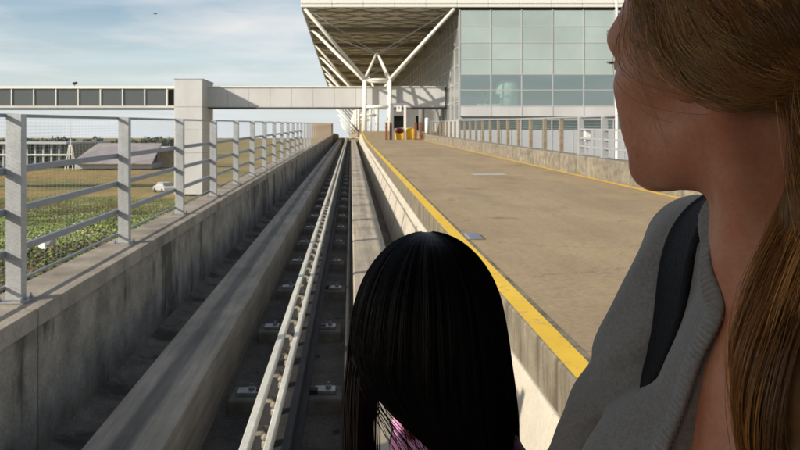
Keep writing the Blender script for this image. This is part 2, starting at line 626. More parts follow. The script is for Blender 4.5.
def cloud_noise(scale, detail, rough, ms, loc):
    mp = wn.nodes.new('ShaderNodeMapping'); mp.inputs['Scale'].default_value = ms; mp.inputs['Location'].default_value = loc
    wn.links.new(cv.outputs[0], mp.inputs[0])
    n = wn.nodes.new('ShaderNodeTexNoise')
    n.inputs['Scale'].default_value = scale; n.inputs['Detail'].default_value = detail; n.inputs['Roughness'].default_value = rough
    wn.links.new(mp.outputs[0], n.inputs['Vector'])
    return n


n1 = cloud_noise(.55, 7, .55, (1.0, .9, 1), (3.1, 1.4, 0))
n2 = cloud_noise(.8, 5, .5, (.5, 1.6, 1), (8.3, 2.2, 4))
cr1 = ramp(wn, n1.outputs['Fac'], [(.45, (0, 0, 0)), (.70, (.85,) * 3)])
cr2 = ramp(wn, n2.outputs['Fac'], [(.44, (0,) * 3), (.72, (.5,) * 3)])
c_a = mixc(wn, cr2.outputs['Color'], sky.outputs['Color'], (5.4, 6.2, 6.8))
c_b = mixc(wn, cr1.outputs['Color'], c_a, (6.5, 6.3, 6.1))
# pale haze low over the horizon
hz = wn.nodes.new('ShaderNodeMapRange'); hz.inputs['From Min'].default_value = .0; hz.inputs['From Max'].default_value = .16
hz.inputs['To Min'].default_value = .8; hz.inputs['To Max'].default_value = 0
wn.links.new(sep.outputs['Z'], hz.inputs['Value'])
c_b = mixc(wn, hz.outputs['Result'], c_b, (5.7, 6.15, 6.5))
wn.links.new(c_b, bg.inputs['Color'])
bg.inputs['Strength'].default_value = .115

sun_l = bpy.data.lights.new('sun', 'SUN')
sun_l.energy = 4.8
sun_l.angle = math.radians(.53)
sun_l.color = (1.0, .915, .79)
sun = bpy.data.objects.new('sun', sun_l)
col.objects.link(sun)
sun.location = (-40, -40, 60)
sun.rotation_euler = sun_dir.to_track_quat('Z', 'Y').to_euler()

vs = scene.view_settings
scene.display_settings.display_device = 'sRGB'
vs.view_transform = 'Standard'
vs.look = 'None'
vs.exposure = 0.25
vs.gamma = 1.0
vs.use_curve_mapping = False
scene.render.engine = 'CYCLES'
scene.cycles.use_denoising = True
scene.cycles.max_bounces = 8
scene.cycles.diffuse_bounces = 4
scene.cycles.transparent_max_bounces = 16
scene.cycles.sample_clamp_indirect = 6


# ------------------------------------------------------------------ ramp heights (the guideway climbs to the terminal)
def R(y):
    return .018 * min(y, 116.0) if y > 0 else .018 * y


def RR(y):                      # the road beside it climbs a little more over its last stretch
    return R(min(y, 100.0)) + .55 * float(sst(64, 100, y))


def steps(a, b, n):
    return [a + (b - a) * i / n for i in range(n + 1)]


YS = steps(-6, 60, 22) + steps(62, 118, 28) + [125, 140, 170]


# ------------------------------------------------------------------ terrain
def ground_z(x, y):
    x = np.asarray(x, dtype=float); y = np.asarray(y, dtype=float)
    z = -2.15 - 4.6 * sst(8, 82, y) - .07 * np.clip(-x - 3, 0, 12)
    near = sst(-2.7, -2.95, x)
    z = z * near + (-7.6) * (1 - near)
    z = z + .12 * np.sin(x * .9 + y * .37) * np.sin(y * .53) * near * (y < 120)
    return z


gx = np.concatenate([-np.geomspace(4000, 40, 24), np.linspace(-38, -3.0, 48), [-2.95, -2.7, -2.0, 0, 3, 7, 12, 20], np.geomspace(40, 4000, 18)])
gy = np.concatenate([[-3000, -800, -200, -60, -20, -8], np.linspace(-4, 96, 80), np.geomspace(105, 9000, 30)])
GX, GY = np.meshgrid(gx, gy, indexing='ij')
GZ = ground_z(GX, GY)
nx, ny = GX.shape
ids = np.arange(nx * ny).reshape(nx, ny)
q = np.stack([ids[:-1, :-1], ids[1:, :-1], ids[1:, 1:], ids[:-1, 1:]], -1).reshape(-1, 4)
g = np_mesh('ground', np.stack([GX, GY, GZ], -1).reshape(-1, 3), q, M['ground'])
struct(g, 'dry golden airfield ground beyond the fence')


def leaf_field(name, n, ysamp, xr, size, pal, tilt, z0=(0.0, .25), m=None, narrow=1.0):
    """many small leaf-sized faces over the bank"""
    y = ysamp(n)
    x = xr(y)
    z = ground_z(x, y) + RNG.uniform(z0[0], z0[1], n)
    keepn = .5 + .5 * np.sin(x * .8 + 1.3 * np.sin(y * .23)) * np.sin(y * .31 + x * .21)
    s = RNG.uniform(size[0], size[1], n) * (.85 + .008 * y)
    ang = RNG.uniform(0, 2 * PI, n); tl = RNG.uniform(-tilt, tilt, n); tl2 = RNG.uniform(-tilt, tilt, n)
    ax = np.stack([np.cos(ang), np.sin(ang), np.sin(tl)], -1)
    ay = np.stack([-np.sin(ang), np.cos(ang), np.sin(tl2)], -1) * narrow
    c = np.stack([x, y, z], -1)
    P = np.stack([c - ax * s[:, None], c - ay * s[:, None] * .6, c + ax * s[:, None], c + ay * s[:, None] * .6], 1)
    pal = np.array(pal)
    t = np.clip(keepn + RNG.normal(0, .22, n), 0, .999)
    tint = pal[(t * len(pal)).astype(int)] * RNG.uniform(.7, 1.25, n)[:, None]
    o = np_mesh(name, P.reshape(-1, 3), np.arange(4 * n).reshape(-1, 4), m or M['leaf_attr'], None, False, np.repeat(tint, 4, 0))
    return o


o = leaf_field('bank_ground_cover', 95000, lambda n: 9 + 84 * RNG.random(n) ** .95,
               lambda y: -(3.05 + RNG.random(len(y)) * np.clip(.47 * y + 1.0 - 3.05, .3, 60)),
               (.026, .052), [(.17, .14, .05), (.12, .17, .03), (.18, .25, .04), (.25, .33, .06), (.34, .42, .11), (.42, .44, .18)], .7, (0, .22))
tag(o, None, None, kind='stuff')
o['label'] = 'low green ground cover on the bank outside the fence'
o = leaf_field('dry_leaf_litter', 5500, lambda n: 8 + 7.5 * RNG.random(n) ** .8,
               lambda y: -(3.2 + RNG.random(len(y)) * np.clip(.47 * y - 2.4, .3, 60)),
               (.025, .05), [(.12, .07, .045), (.17, .10, .06), (.09, .06, .04), (.06, .09, .02)], .8, (0.08, .30))
tag(o, None, None, kind='stuff')
o['label'] = 'brown dead plants on the near end of the bank'
o = leaf_field('dry_grass', 9000, lambda n: 82 + 80 * RNG.random(n),
               lambda y: -(3.2 + RNG.random(len(y)) * (.47 * y - 2.4)),
               (.03, .06), [(.36, .26, .11), (.32, .23, .095), (.38, .28, .13), (.25, .22, .08), (.33, .26, .10)], 1.2, (0, .15), narrow=.5)
tag(o, None, None, kind='stuff')
o['label'] = 'dry golden grass of the airfield'

# ------------------------------------------------------------------ guideway
w = MB(); w.sweep([(-2.499, -2.64), (-2.40, -2.69), (-1.78, -2.72), (-1.78, -2.9), (-2.499, -2.9)], YS, R)
struct(w.build('gutter', M['gutter']), 'grey concrete gutter between the wall and the shaded beam')
o = MB(); o.sweep([(-2.5, -2.84), (-1.5, -2.84), (-1.5, -2.74), (0.03, -2.74), (.60, -2.76), (1.1, -2.95), (1.1, -3.3), (-2.5, -3.3)], YS, R)
struct(o.build('guideway_floor', M['track_floor']), 'grimy dark floor of the guideway trough')

lw = thing('guideway_wall', 'long stained concrete wall carrying the steel fence', 'wall', (-2.7, -6, -8))
w = MB()
for k in range(28):
    a = -6 + k * 6.0; b = a + 5.985
    if a > 150: break
    w.sweep([(-2.93, -8), (-2.5, -8), (-2.5, -1.615), (-2.93, -1.615)], steps(a, b, 3), R)
w.build('wall_panel', M['wall_dark'], lw)
w = MB()
for k in range(56):
    a = -6.0 + .12 + k * 2.95; b = a + 2.935
    if a > 150: break
    w.sweep([(-2.99, -1.60), (-2.465, -1.60), (-2.465, -1.455), (-2.47, -1.45), (-2.985, -1.45), (-2.99, -1.455)], steps(a, b, 2), R)
w.build('coping', M['coping'], lw, bevel=.008)

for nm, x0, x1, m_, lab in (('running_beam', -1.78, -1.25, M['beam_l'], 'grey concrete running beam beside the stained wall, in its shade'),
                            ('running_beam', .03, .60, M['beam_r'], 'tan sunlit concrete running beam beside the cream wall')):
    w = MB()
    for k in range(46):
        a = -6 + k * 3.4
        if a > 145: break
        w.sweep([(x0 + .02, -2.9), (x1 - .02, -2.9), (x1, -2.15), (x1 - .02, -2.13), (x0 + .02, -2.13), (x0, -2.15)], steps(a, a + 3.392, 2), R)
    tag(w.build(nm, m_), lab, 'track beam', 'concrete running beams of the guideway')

# right retaining wall: rough upper band, battered cream lower wall
rw = thing('retaining_wall', 'cream battered concrete wall holding up the tan road', 'wall', (1.3, -6, -3.3))


def wall_sweep(mb, f, ys):
    n = None
    vs, fs = [], []
    for y in ys:
        pr = f(y)
        n = len(pr)
        vs += [(x, y, z) for x, z in pr]
    for i in range(len(ys) - 1):
        for k in range(n):
            fs.append((i * n + k, i * n + (k + 1) % n, (i + 1) * n + (k + 1) % n, (i + 1) * n + k))
    fs.append(tuple(range(n))); fs.append(tuple((len(ys) - 1) * n + k for k in reversed(range(n))))
    mb.add(vs, fs)


w = MB(); w2 = MB()
for k in range(36):
    a = -6 + k * 3.6; b = a + 3.588
    if a > 118: break
    wall_sweep(w, lambda y: [(1.02, -3.2 + R(y)), (1.02, -2.95 + R(y)), (1.285, -1.86 + RR(y)), (1.30, -1.845 + RR(y)), (1.55, -1.845 + RR(y)), (1.55, -3.2 + R(y))], steps(a, b, 3))
    wall_sweep(w2, lambda y: [(1.313, -1.84 + RR(y)), (1.313, -1.515 + RR(y)), (1.328, -1.502 + RR(y)), (1.55, -1.502 + RR(y)), (1.55, -1.84 + RR(y))], steps(a, b, 3))
w.build('battered_face', M['cream_wall'], rw, bevel=.006)
w2.build('kerb_band', M['rough_band'], rw, bevel=.006)

# road
w = MB(); w.sweep([(1.551, -1.504), (7.3, -1.504), (7.3, -2.2), (1.551, -2.2)], YS, RR)
struct(w.build('road', M['road']), 'wide tan road climbing beside the guideway')
w = MB()
w.sweep([(1.33, -1.497), (1.495, -1.497)], YS[:-3], RR, closed=False)
struct(w.build('yellow_edge_line', M['yellow'], fix=False), 'yellow painted line along the guideway edge of the road')
w = MB()
w.sweep([(6.58, -1.499), (6.71, -1.499)], YS[:-3], RR, closed=False)
struct(w.build('yellow_edge_line', M['yellow'], fix=False), 'yellow painted line along the block parapet')
w = MB()
for (x0, x1, y0, y1) in ((3.62, 4.60, 22.0, 22.7),):
    w.sweep([(x0, -1.4985), (x1, -1.4985)], [y0, y1], RR, closed=False)
struct(w.build('road_patch', M['patch'], fix=False), 'pale repaired strip across the road')
w = MB()
w.sweep([(1.53, -1.503), (1.74, -1.503), (1.72, -1.478), (1.55, -1.478)], [9.75, 10.2], RR)
tag(w.build('drain_cover', M['drain'], bevel=.01), 'small grey iron cover on the road beside the yellow line', 'drain cover')

# guide rail with power rails
gr = thing('guide_rail', 'cream twin power rails on a dark steel guide beam', 'guide rail', (-.61, 0, -2.74))
w = MB()
for (a0, a1, z0, z1) in ((-.485, -.43, -2.28, -2.255), (-.465, -.445, -2.5, -2.28), (-.52, -.39, -2.53, -2.5)):
    w.sweep([(a0, z0), (a1, z0), (a1, z1), (a0, z1)], YS, R)
w.build('guide_beam', M['steel_dark'], gr)
for (a0, a1) in ((-.722, -.662), (-.566, -.518)):
    w = MB()
    for k in range(20):
        a = -6 + k * 7.0
        w.sweep([(a0, -2.155), (a1, -2.155), (a1, -2.095), (a1 - .008, -2.085), (a0 + .008, -2.085), (a0, -2.095)], steps(a, a + 6.985, 3), R)
    w.build('power_rail', M['rail_cream'], gr)
w = MB()
w.sweep([(-.75, -2.36), (-.50, -2.36), (-.50, -2.345), (-.75, -2.345)], YS, R)
w.build('rail_tray', M['steel_dark'], gr)
ins = None
ypos = [4.2 + .62 * k for k in range(60)]
for i, y in enumerate(ypos):
    if ins is None:
        e = MB()
        e.lathe([(.030, -.02), (.034, .0), (.034, .03), (.022, .045), (.038, .06), (.038, .075), (.020, .10), (.028, .13), (.02, .15)], (0, 0, 0), 12)
        e.box(-.075, .085, -.014, .014, .085, .11)
        e.box(-.03, .05, .03, .075, .0, .06)
        ins = e.build('insulator', M['insul'], None, bevel=.003)
        ins.parent = gr
        oo = ins
    else:
        oo = ins.copy(); col.objects.link(oo); oo.parent = gr
    oo.location = (-.615 + .61, y, -2.34 + R(y) + 2.74)
    oo.rotation_euler = (0, 0, random.uniform(-.3, .3))
pl = None
for i in range(30):
    y = 4.95 + i * 2.32
    for x in (-1.0, -.27):
        if pl is None:
            e = MB(); e.box(-.17, .17, -.20, .20, -.1, .13)
            pl = e.build('plinth', M['plinth'], None, bevel=.02); pl.parent = gr
            e = MB(); e.box(-.10, .10, -.085, .085, .131, .165); e.lathe([(.03, .165), (.03, .19), (.014, .191), (.014, .22)], (.03, .02, 0), 6)
            p2 = e.build('base_plate', M['plate'], None, bevel=.004); p2.parent = pl
            oo = pl
        else:
            oo = pl.copy(); col.objects.link(oo); oo.parent = gr
            p3 = p2.copy(); col.objects.link(p3); p3.parent = oo
        oo.location = (x + .61 + random.uniform(-.03, .03), y + random.uniform(-.05, .05), R(y))
for i in range(30):
    y = 4.95 + i * 2.32
    w = MB()
    w.bar((-.92, y, -2.60 + R(y)), (-.32, y, -2.60 + R(y)), .09, .07)
    w.build('cross_tie', M['steel_dark'], gr)
w = MB()
w.sweep([(-.045 + .022 * math.cos(t), -2.33 + .022 * math.sin(t)) for t in [k * PI / 4 for k in range(8)]], YS, R)
cd = w.build('cable_conduit', M['steel_dark']); tag(cd, 'dark cable conduit along the inner side of the sunlit beam', 'conduit')
# rubble lying on the floor
w = MB()
for i in range(500):
    y = 4 + 40 * random.random() ** 1.6
    x = random.choice((random.uniform(-1.2, 0), random.uniform(-2.45, -1.82), random.uniform(.63, .9)))
    s = random.uniform(.012, .05)
    z = -2.73 + R(y)
    if x > .6: z -= .06
    a = random.uniform(0, PI)
    w.add([(x + s * math.cos(a), y + s * math.sin(a), z), (x - s * .8 * math.sin(a), y + s * .8 * math.cos(a), z), (x - s * math.cos(a), y - s * .7 * math.sin(a), z),
           (x + s * .1, y, z + s * .7)], [(0, 1, 3), (1, 2, 3), (2, 0, 3)])
rb = w.build('trough_grit', M['plinth']); rb['kind'] = 'stuff'; rb['label'] = 'loose grit and scraps lying in the trough'
e = MB(); e.box(-.95, -.80, 17.3, 17.45, -2.735 + R(17.3), -2.60 + R(17.3))
tag(e.build('marker_block', M['orange_red'], bevel=.02), 'small red block on the trough floor left of the rails', 'marker')

# ------------------------------------------------------------------ left fence
FX = -2.75
lf = thing('steel_fence', 'galvanised post and rail fence with wire mesh on the wall coping', 'fence', (FX, 0, -1.45))
posts = [3.17 + 2.95 * k for k in range(17)]
proto = None
for y in posts:
    if proto is None:
        e = MB()
        # channel section post
        e.box(-.064, .064, -.010, .000, .012, 1.53)
        e.box(-.064, -.054, .0005, .09, .012, 1.53)
        e.box(.054, .064, .0005, .09, .012, 1.53)
        proto = e.build('post', M['galv'], None, bevel=.003); proto.parent = lf
        e = MB(); e.box(-.12, .12, -.09, .15, 0, .0115)
        for sx in (-.09, .09):
            for sy in (-.06, .12):
                e.lathe([(.016, .0118), (.016, .03), (.008, .031), (.008, .05)], (sx, sy, 0), 6)
        bp = e.build('foot_plate', M['plate'], None, bevel=.003); bp.parent = proto
        oo = proto
    else:
        oo = proto.copy(); col.objects.link(oo); oo.parent = lf
        b2 = bp.copy(); col.objects.link(b2); b2.parent = oo
    oo.location = (0, y, R(y))
ye = posts[-1]
bprot = None
for k in range(17, 38):
    y = 3.17 + 2.95 * k
    if bprot is None:
        e = MB(); e.box(-.064, .064, -.010, .05, .0, 1.55)
        bprot = e.build('brown_post', M['rust_post'], None, bevel=.004); bprot.parent = lf; oo = bprot
    else:
        oo = bprot.copy(); col.objects.link(oo); oo.parent = lf
    oo.location = (0, y, R(y))
for (z0, z1, dep, m_) in ((.055, .085, .03, 'galv_dark'), (-.415, -.357, .045, 'galv_dark'), (-.75, -.694, .045, 'galv_dark'), (-1.09, -1.034, .045, 'galv_dark'), (-1.345, -1.322, .03, 'galv_dark')):
    for k in range(len(posts) - 1):
        if k > 12 and z0 < 0: continue
        a, b = posts[k] + (.0), posts[k + 1]
        e = MB(); e.sweep([(FX - .066 - dep, z0), (FX - .066, z0), (FX - .066, z1), (FX - .066 - dep, z1)], [a + .004, b - .004], R)
        e.build('rail', M[m_], lf, bevel=.003)
e = MB()
XM = FX - .066 - .052
for k in range(44):
    z = -1.30 + k * .0312
    pr = [(XM - .0008, z), (XM, z + .0008), (XM + .0008, z), (XM, z - .0008)]
    e.sweep(pr, [1.5, 12, 24, 38], R, closed=True)
y = 2.0
while y < 26:
    e.bar((XM + .005, y, -1.32 + R(y)), (XM + .005, y, .06 + R(y)), .0010)
    y += .10
e.build('wire_mesh', M['wire'], lf, fix=False)
e = MB()
for (x, y) in ((-6.35, 15.7),):
    z = float(ground_z(x, y)) + .22
    e.add([(x - .2, y, z), (x - .05, y - .1, z + .22), (x + .16, y + .03, z + .3), (x + .1, y + .2, z + .05), (x - .1, y + .2, z + .12), (x, y - .12, z - .05)],
          [(0, 1, 4), (1, 2, 4), (2, 3, 4), (0, 5, 1), (5, 2, 1), (5, 3, 2)])
tag(e.build('plastic_scrap', M['litter']), 'crumpled white plastic scrap lying on the bank', 'litter')

# ------------------------------------------------------------------ right parapet and fence
pp = MB()
wall_sweep(pp, lambda y: [(6.77, -1.60 + RR(y)), (6.77, -.97 + RR(y)), (6.80, -.94 + RR(y)), (7.20, -.94 + RR(y)), (7.23, -.97 + RR(y)), (7.23, -8)], [y for y in YS if y < 119 and y > 2])
tag(pp.build('block_parapet', M['block'], bevel=.01), 'low weathered concrete block parapet on the far side of the road', 'parapet wall')
pf = thing('parapet_fence', 'post fence on the block parapet, grey near and brown further off', 'fence', (7.0, 0, -.94))
PX = 7.02
p_y = [12.25 + 2.13 * k for k in range(30)]
g0 = b0 = None
for y in p_y:
    if y > 66: break
    z0 = -.94 + RR(y)
    if y < 24:
        if g0 is None:
            e = MB(); e.box(-.085, .085, -.05, .05, 0, 1.14); e.box(-.11, .11, -.07, .07, 0.0, .02)
            g0 = e.build('grey_post', M['galv'], None, bevel=.006); g0.parent = pf; oo = g0
        else:
            oo = g0.copy(); col.objects.link(oo); oo.parent = pf
    else:
        if b0 is None:
            e = MB(); e.box(-.065, .065, -.05, .05, 0, 1.12)
            b0 = e.build('brown_post', M['brown_post'], None, bevel=.008); b0.parent = pf; oo = b0
        else:
            oo = b0.copy(); col.objects.link(oo); oo.parent = pf
    oo.location = (PX - 7.0, y, z0 + .94)
for z in (-.70, -.46, -.19):
    for k in range(5):
        a, b = p_y[k] + .06, p_y[k + 1] - .06
        e = MB(); e.sweep([(PX - .03, z), (PX + .03, z), (PX + .03, z + .055), (PX - .03, z + .055)], [a, b], RR)
        e.build('rail', M['galv'], pf, bevel=.004)
e = MB(); e.sweep([(PX - .03, .20), (PX + .03, .20), (PX + .03, .235), (PX - .03, .235)], steps(10, 66, 20), RR)
e.build('top_rail', M['galv'], pf)
e = MB()
for k in range(12):
    z = -.88 + k * .09
    e.sweep([(PX + .04, z), (PX + .046, z), (PX + .046, z + .006), (PX + .04, z + .006)], steps(10, 60, 10), RR)
e.build('wire_mesh', M['wire'], pf)
# little white marker on the parapet and a tall slim pole beyond
e = MB(); e.box(-.10, .10, -.06, .06, 0, .30); e.box(-.11, .11, -.07, .07, .30, .36)
o = e.build('white_marker', M['white_paint'], bevel=.02); o.location = (7.12, 22.6, -.94 + RR(22.6) + .42)
e = MB(); e.box(-.02, .02, .0, .04, -.42, .01)
e.build('marker_stem', M['galv'], None).parent = o
tag(o, 'small white marker box standing behind the rails of the parapet fence', 'marker')
e = MB(); e.lathe([(.12, 0), (.12, .3), (.075, .35), (.055, 14.0)], (12.4, 35.0, -7.6), 12)
e.lathe([(.06, 14.0), (.05, 14.01), (.05, 15.2)], (12.4, 35.0, -7.6), 10)
po = e.build('slim_pole', M['white_paint'], smooth=True)
tag(po, 'tall slim white pole standing beyond the parapet fence', 'pole')


# ------------------------------------------------------------------ terminal
def tx(x, y):                    # the terminal grid is turned half a degree from the guideway
    return x - .008 * (y - 90)


RZ, RF = 15.6, 90.0
TB = thing('terminal_building', 'glass walled terminal with a broad flat overhanging roof', 'terminal building', (20, 100, -7))
e = MB()
for (za, zb, ya) in ((RZ + .05, RZ + .42, RF), (RZ + .50, RZ + .95, RF + .06)):
    k = -6.0
    while k < 75:
        e.box(k, k + 3.73, ya, ya + .5, za, zb); k += 3.76
e.build('fascia', M['white_steel'], TB, bevel=.04)
e = MB(); e.box(-5.9, 75, RF + .2, RF + .6, RZ + .40, RZ + .52)
e.build('fascia_groove', M['joint'], TB)


def quad(mb, pts):
    mb.add(pts, [tuple(range(len(pts)))])


e = MB()
y0, y1 = RF + .5, 330
a0, a1, b0_, b1_ = -6.0, 75, tx(-6.0, y1), 75
e.add([(a0, y0, RZ + .25), (a1, y0, RZ + .25), (b1_, y1, RZ + .25), (b0_, y1, RZ + .25), (a0, y0, RZ + .9), (a1, y0, RZ + .9), (b1_, y1, RZ + .9), (b0_, y1, RZ + .9)],
      [(0, 3, 2, 1), (4, 5, 6, 7), (0, 1, 5, 4), (1, 2, 6, 5), (2, 3, 7, 6), (3, 0, 4, 7)])
e.build('roof', M['soffit'], TB)
# lattice below the trays
e = MB()
bay = 18.0
for by in range(8):
    ya, yb = RF + .7 + bay * by, RF + .7 + bay * (by + 1)
    for bx in range(1):
        xa = tx(-5.85, ya); xb = xa + 18.6
        nn = 4
        for i in range(-nn, nn + 1):
            # two families of diagonals clipped to the bay
            for sg in (1, -1):
                pts = []
                s0 = i / nn
                t0, t1 = max(0, -s0), min(1, 1 - s0)
                if t1 - t0 < .05: continue
                u0, u1 = t0, t1
                v0, v1 = t0 + s0, t1 + s0
                if sg < 0:
                    v0, v1 = 1 - v0, 1 - v1
                e.bar((xa + (xb - xa) * u0, ya + (yb - ya) * v0, RZ + .15), (xa + (xb - xa) * u1, ya + (yb - ya) * v1, RZ + .17), .10, .07)
        for i in range(1, 5):
            yy = ya + (yb - ya) * i / 5
            e.bar((xa, yy, RZ + .19), (xb, yy, RZ + .19), .08, .06)
e.build('lattice', M['lattice'], TB)
e = MB()
for by in range(9):
    yy = RF + .7 + bay * by
    if by: e.box(tx(-5.9, yy), 13, yy - .5, yy + .5, RZ - .35, RZ + .24)
e.box(12.6, 13.0, RF + 1, 300, RZ - .35, RZ + .24)
e.build('valley_beam', M['lattice'], TB)
e = MB()
e.add([(-6.0, RF + .5, RZ + .0), (-5.7, RF + .5, RZ), (tx(-5.7, 330), 330, RZ), (tx(-6, 330), 330, RZ), (-6.0, RF + .5, RZ + .95), (-5.7, RF + .5, RZ + .95), (tx(-5.7, 330), 330, RZ + .95), (tx(-6, 330), 330, RZ + .95)],
      [(0, 3, 2, 1), (4, 5, 6, 7), (0, 1, 5, 4), (1, 2, 6, 5), (2, 3, 7, 6), (3, 0, 4, 7)])
e.build('edge_beam', M['clad_grey'], TB)

# facade: rows of panels
FD = 90.35
k_ = FD / F_PX
fx0 = 13.1
cw = 31.0 * k_
rows = [(10.0, 26.3), (26.3, 42.7), (42.7, 59.2), (59.2, 74.4)]
zz = lambda ypx: (HOR - ypx) * k_
NC = 12
for c in range(NC):
    xa, xb = fx0 + c * cw, fx0 + (c + 1) * cw
    for (ra, rb) in rows:
        e = MB(); e.box(xa + .04, xb - .04, FD + .02, FD + .10, zz(rb) + .04, zz(ra) - .04)
        e.build('teal_panel', M['teal_glass'], TB)
    e = MB(); e.box(xa + .04, xb - .04, FD + .04, FD + .07, zz(106) + .04, zz(90) - .03)
    e.box(xa + .04, xb - .04, FD + .04, FD + .07, zz(90) + .03, zz(74.4) - .04)
    e.build('clear_window', M['clear_glass'], TB)
e = MB()
for c in range(NC + 1):
    x = fx0 + c * cw
    e.box(x - .055, x + .055, FD - .03, FD + .14, zz(116.5), zz(9))
for ypx in (26.3, 42.7, 59.2):
    e.box(fx0 - .05, fx0 + NC * cw, FD - .012, FD + .12, zz(ypx) - .05, zz(ypx) + .05)
for ypx in (74.4, 90, 106):
    e.box(fx0 - .05, fx0 + NC * cw, FD - .016, FD + .12, zz(ypx) - .055, zz(ypx) + .055)
e.build('facade_frame', M['mullion'], TB)
e = MB()
e.box(fx0, fx0 + NC * cw, FD + .0, FD + .3, zz(116.3), zz(106.6))
e.build('spandrel', M['clad_white'], TB)
e = MB()
e.box(fx0, fx0 + NC * cw, FD + .3, FD + .6, zz(119.5), zz(116.3))
e.box(fx0, fx0 + NC * cw, FD + .3, FD + .6, -8, zz(130))
for c in range(NC * 3):
    e.box(fx0 + c * cw / 3 - .03, fx0 + c * cw / 3 + .03, FD + .26, FD + .30, -8, zz(130))
e.build('lower_wall', M['clad_grey'], TB)
e = MB()
for c in range(NC):
    e.box(fx0 + c * cw + .06, fx0 + (c + 1) * cw - .06, FD + .42, FD + .5, zz(130), zz(119.5))
e.build('window_band', M['dark_glass'], TB)
for c in range(NC + 1):
    e = MB(); e.box(fx0 + c * cw - .059, fx0 + c * cw + .059, FD + .35, FD + .52, zz(130), zz(119.5))
    e.build('band_mullion', M['mullion'], TB)
# interior behind the clear band
e = MB()
e.box(fx0 + .2, fx0 + NC * cw, FD + .4, FD + 14, zz(106.6) - .3, zz(106.6) - .05)
e.build('gallery_floor', M['clad_grey'], TB)
e = MB(); e.box(fx0 + .2, fx0 + NC * cw, FD + 14, FD + 14.3, zz(106.6), zz(10))
e.build('gallery_wall', M['gallery'], TB)
e = MB(); e.box(fx0 + .2, fx0 + NC * cw, FD + .4, FD + 14, zz(74.4) + .1, zz(74.4) + .4)
e.build('gallery_ceiling', M['clad_white'], TB)
# side wall running away under the canopy
e = MB()
for i in range(40):
    ya, yb = FD + .4 + 3.7 * i, FD + .4 + 3.7 * (i + 1)
    xs = tx(13.08, ya)
    for j in range(6):
        za, zb = 2.2 + j * 2.2, 2.2 + (j + 1) * 2.2
        e.box(xs - .02, xs + .04, ya + .05, yb - .05, za + .05, zb - .05)
e.build('side_glazing', M['grey_glass'], TB)
e = MB()
for i in range(41):
    ya = FD + .4 + 3.7 * i
    e.box(tx(13.08, ya) - .08, tx(13.08, ya) + .06, ya - .05, ya + .05, -2, RZ)
for j in range(7):
    e.bar((tx(13.08, FD) - .0, FD + .5, 2.2 + j * 2.2), (tx(13.08, 240), 240, 2.2 + j * 2.2), .13, .1)
e.build('side_frame', M['mullion'], TB)
e = MB(); e.bar((tx(13.12, FD), FD + .5, -1.4), (tx(13.12, 240), 240, -1.4), .2, 7.2)
e.build('side_base', M['clad_grey'], TB)
# things in the gallery
e = MB(); e.lathe([(1.35, 0), (1.35, 2.6), (1.25, 3.0), (.9, 3.3), (.3, 3.4)], (19.2, FD + 2.2, zz(106.6) - .04), 24)
tag(e.build('white_kiosk', M['white_paint'], smooth=True), 'rounded white kiosk behind the clear windows of the terminal', 'kiosk')
ipl = thing('indoor_plant', 'bushy green plant in a trough behind the terminal windows', 'plant', (16.9, FD + 1.4, zz(106.6) - .05))
e = MB(); e.box(15.5, 18.2, FD + 1.0, FD + 1.8, zz(106.6) - .04, zz(106.6) + .4); e.build('planter', M['white_paint'], ipl)
n = 500
c = np.stack([RNG.normal(16.9, .55, n), RNG.normal(FD + 1.4, .25, n), zz(106.6) + .4 + np.abs(RNG.normal(.45, .4, n))], -1)
a = RNG.normal(0, .14, (n, 3)); b = RNG.normal(0, .14, (n, 3))
np_mesh('foliage', np.stack([c - a, c - b, c + a, c + b], 1).reshape(-1, 3), np.arange(4 * n).reshape(-1, 4), M['green_leaf'], ipl, False)

# steel trees
def steel_tree(first=True):
    r = thing('steel_tree', 'nearest white steel tree of the canopy, standing at the road end', 'column', (3.44, 99.0, .85), 'white steel trees carrying the terminal roof')
    h = 1.62
    cx, cy, zb, zt = 3.44, 99.0, .85, 7.6
    W = M['white_steel']
    corners = [(-1, -1), (1, -1), (1, 1), (-1, 1)]
    for sx, sy in corners:
        e = MB(); e.tube([(cx + sx * h, cy + sy * h, zb), (cx + sx * h, cy + sy * h, zt)], .24, 14); e.build('post', W, r, True)
        e = MB(); e.tube([(cx + sx * h, cy + sy * h, zt - .05), (cx + sx * 9.0, cy + sy * 8.8, RZ - .1)], [.24, .20], 14); e.build('arm', W, r, True)
        e = MB(); e.tube([(cx + sx * h, cy + sy * h, zt), (cx + sx * .12, cy + sy * .12, 11.0)], [.17, .13], 12); e.build('prong', W, r, True)
        e = MB(); e.tube([(cx, cy, 11.0), (cx + sx * 8.8, cy + sy * 8.6, RZ - .05)], .06, 8); e.build('tension_rod', M['clad_grey'], r, True)
    for z in (zt - .1, 4.0):
        for i in range(4):
            p, q_ = corners[i], corners[(i + 1) % 4]
            e = MB(); e.tube([(cx + p[0] * h, cy + p[1] * h, z), (cx + q_[0] * h, cy + q_[1] * h, z)], .2, 12); e.build('tie_beam', W, r, True)
    e = MB(); e.lathe([(.1, -.25), (.28, -.1), (.28, .1), (.1, .25)], (cx, cy, 11.0), 12); e.build('apex_node', W, r, True)
    return r


def dup(root, loc, label):
    c = root.copy(); col.objects.link(c); c.location = loc; c['label'] = label
    for ch in root.children:
        d = ch.copy(); col.objects.link(d); d.parent = c
    return c


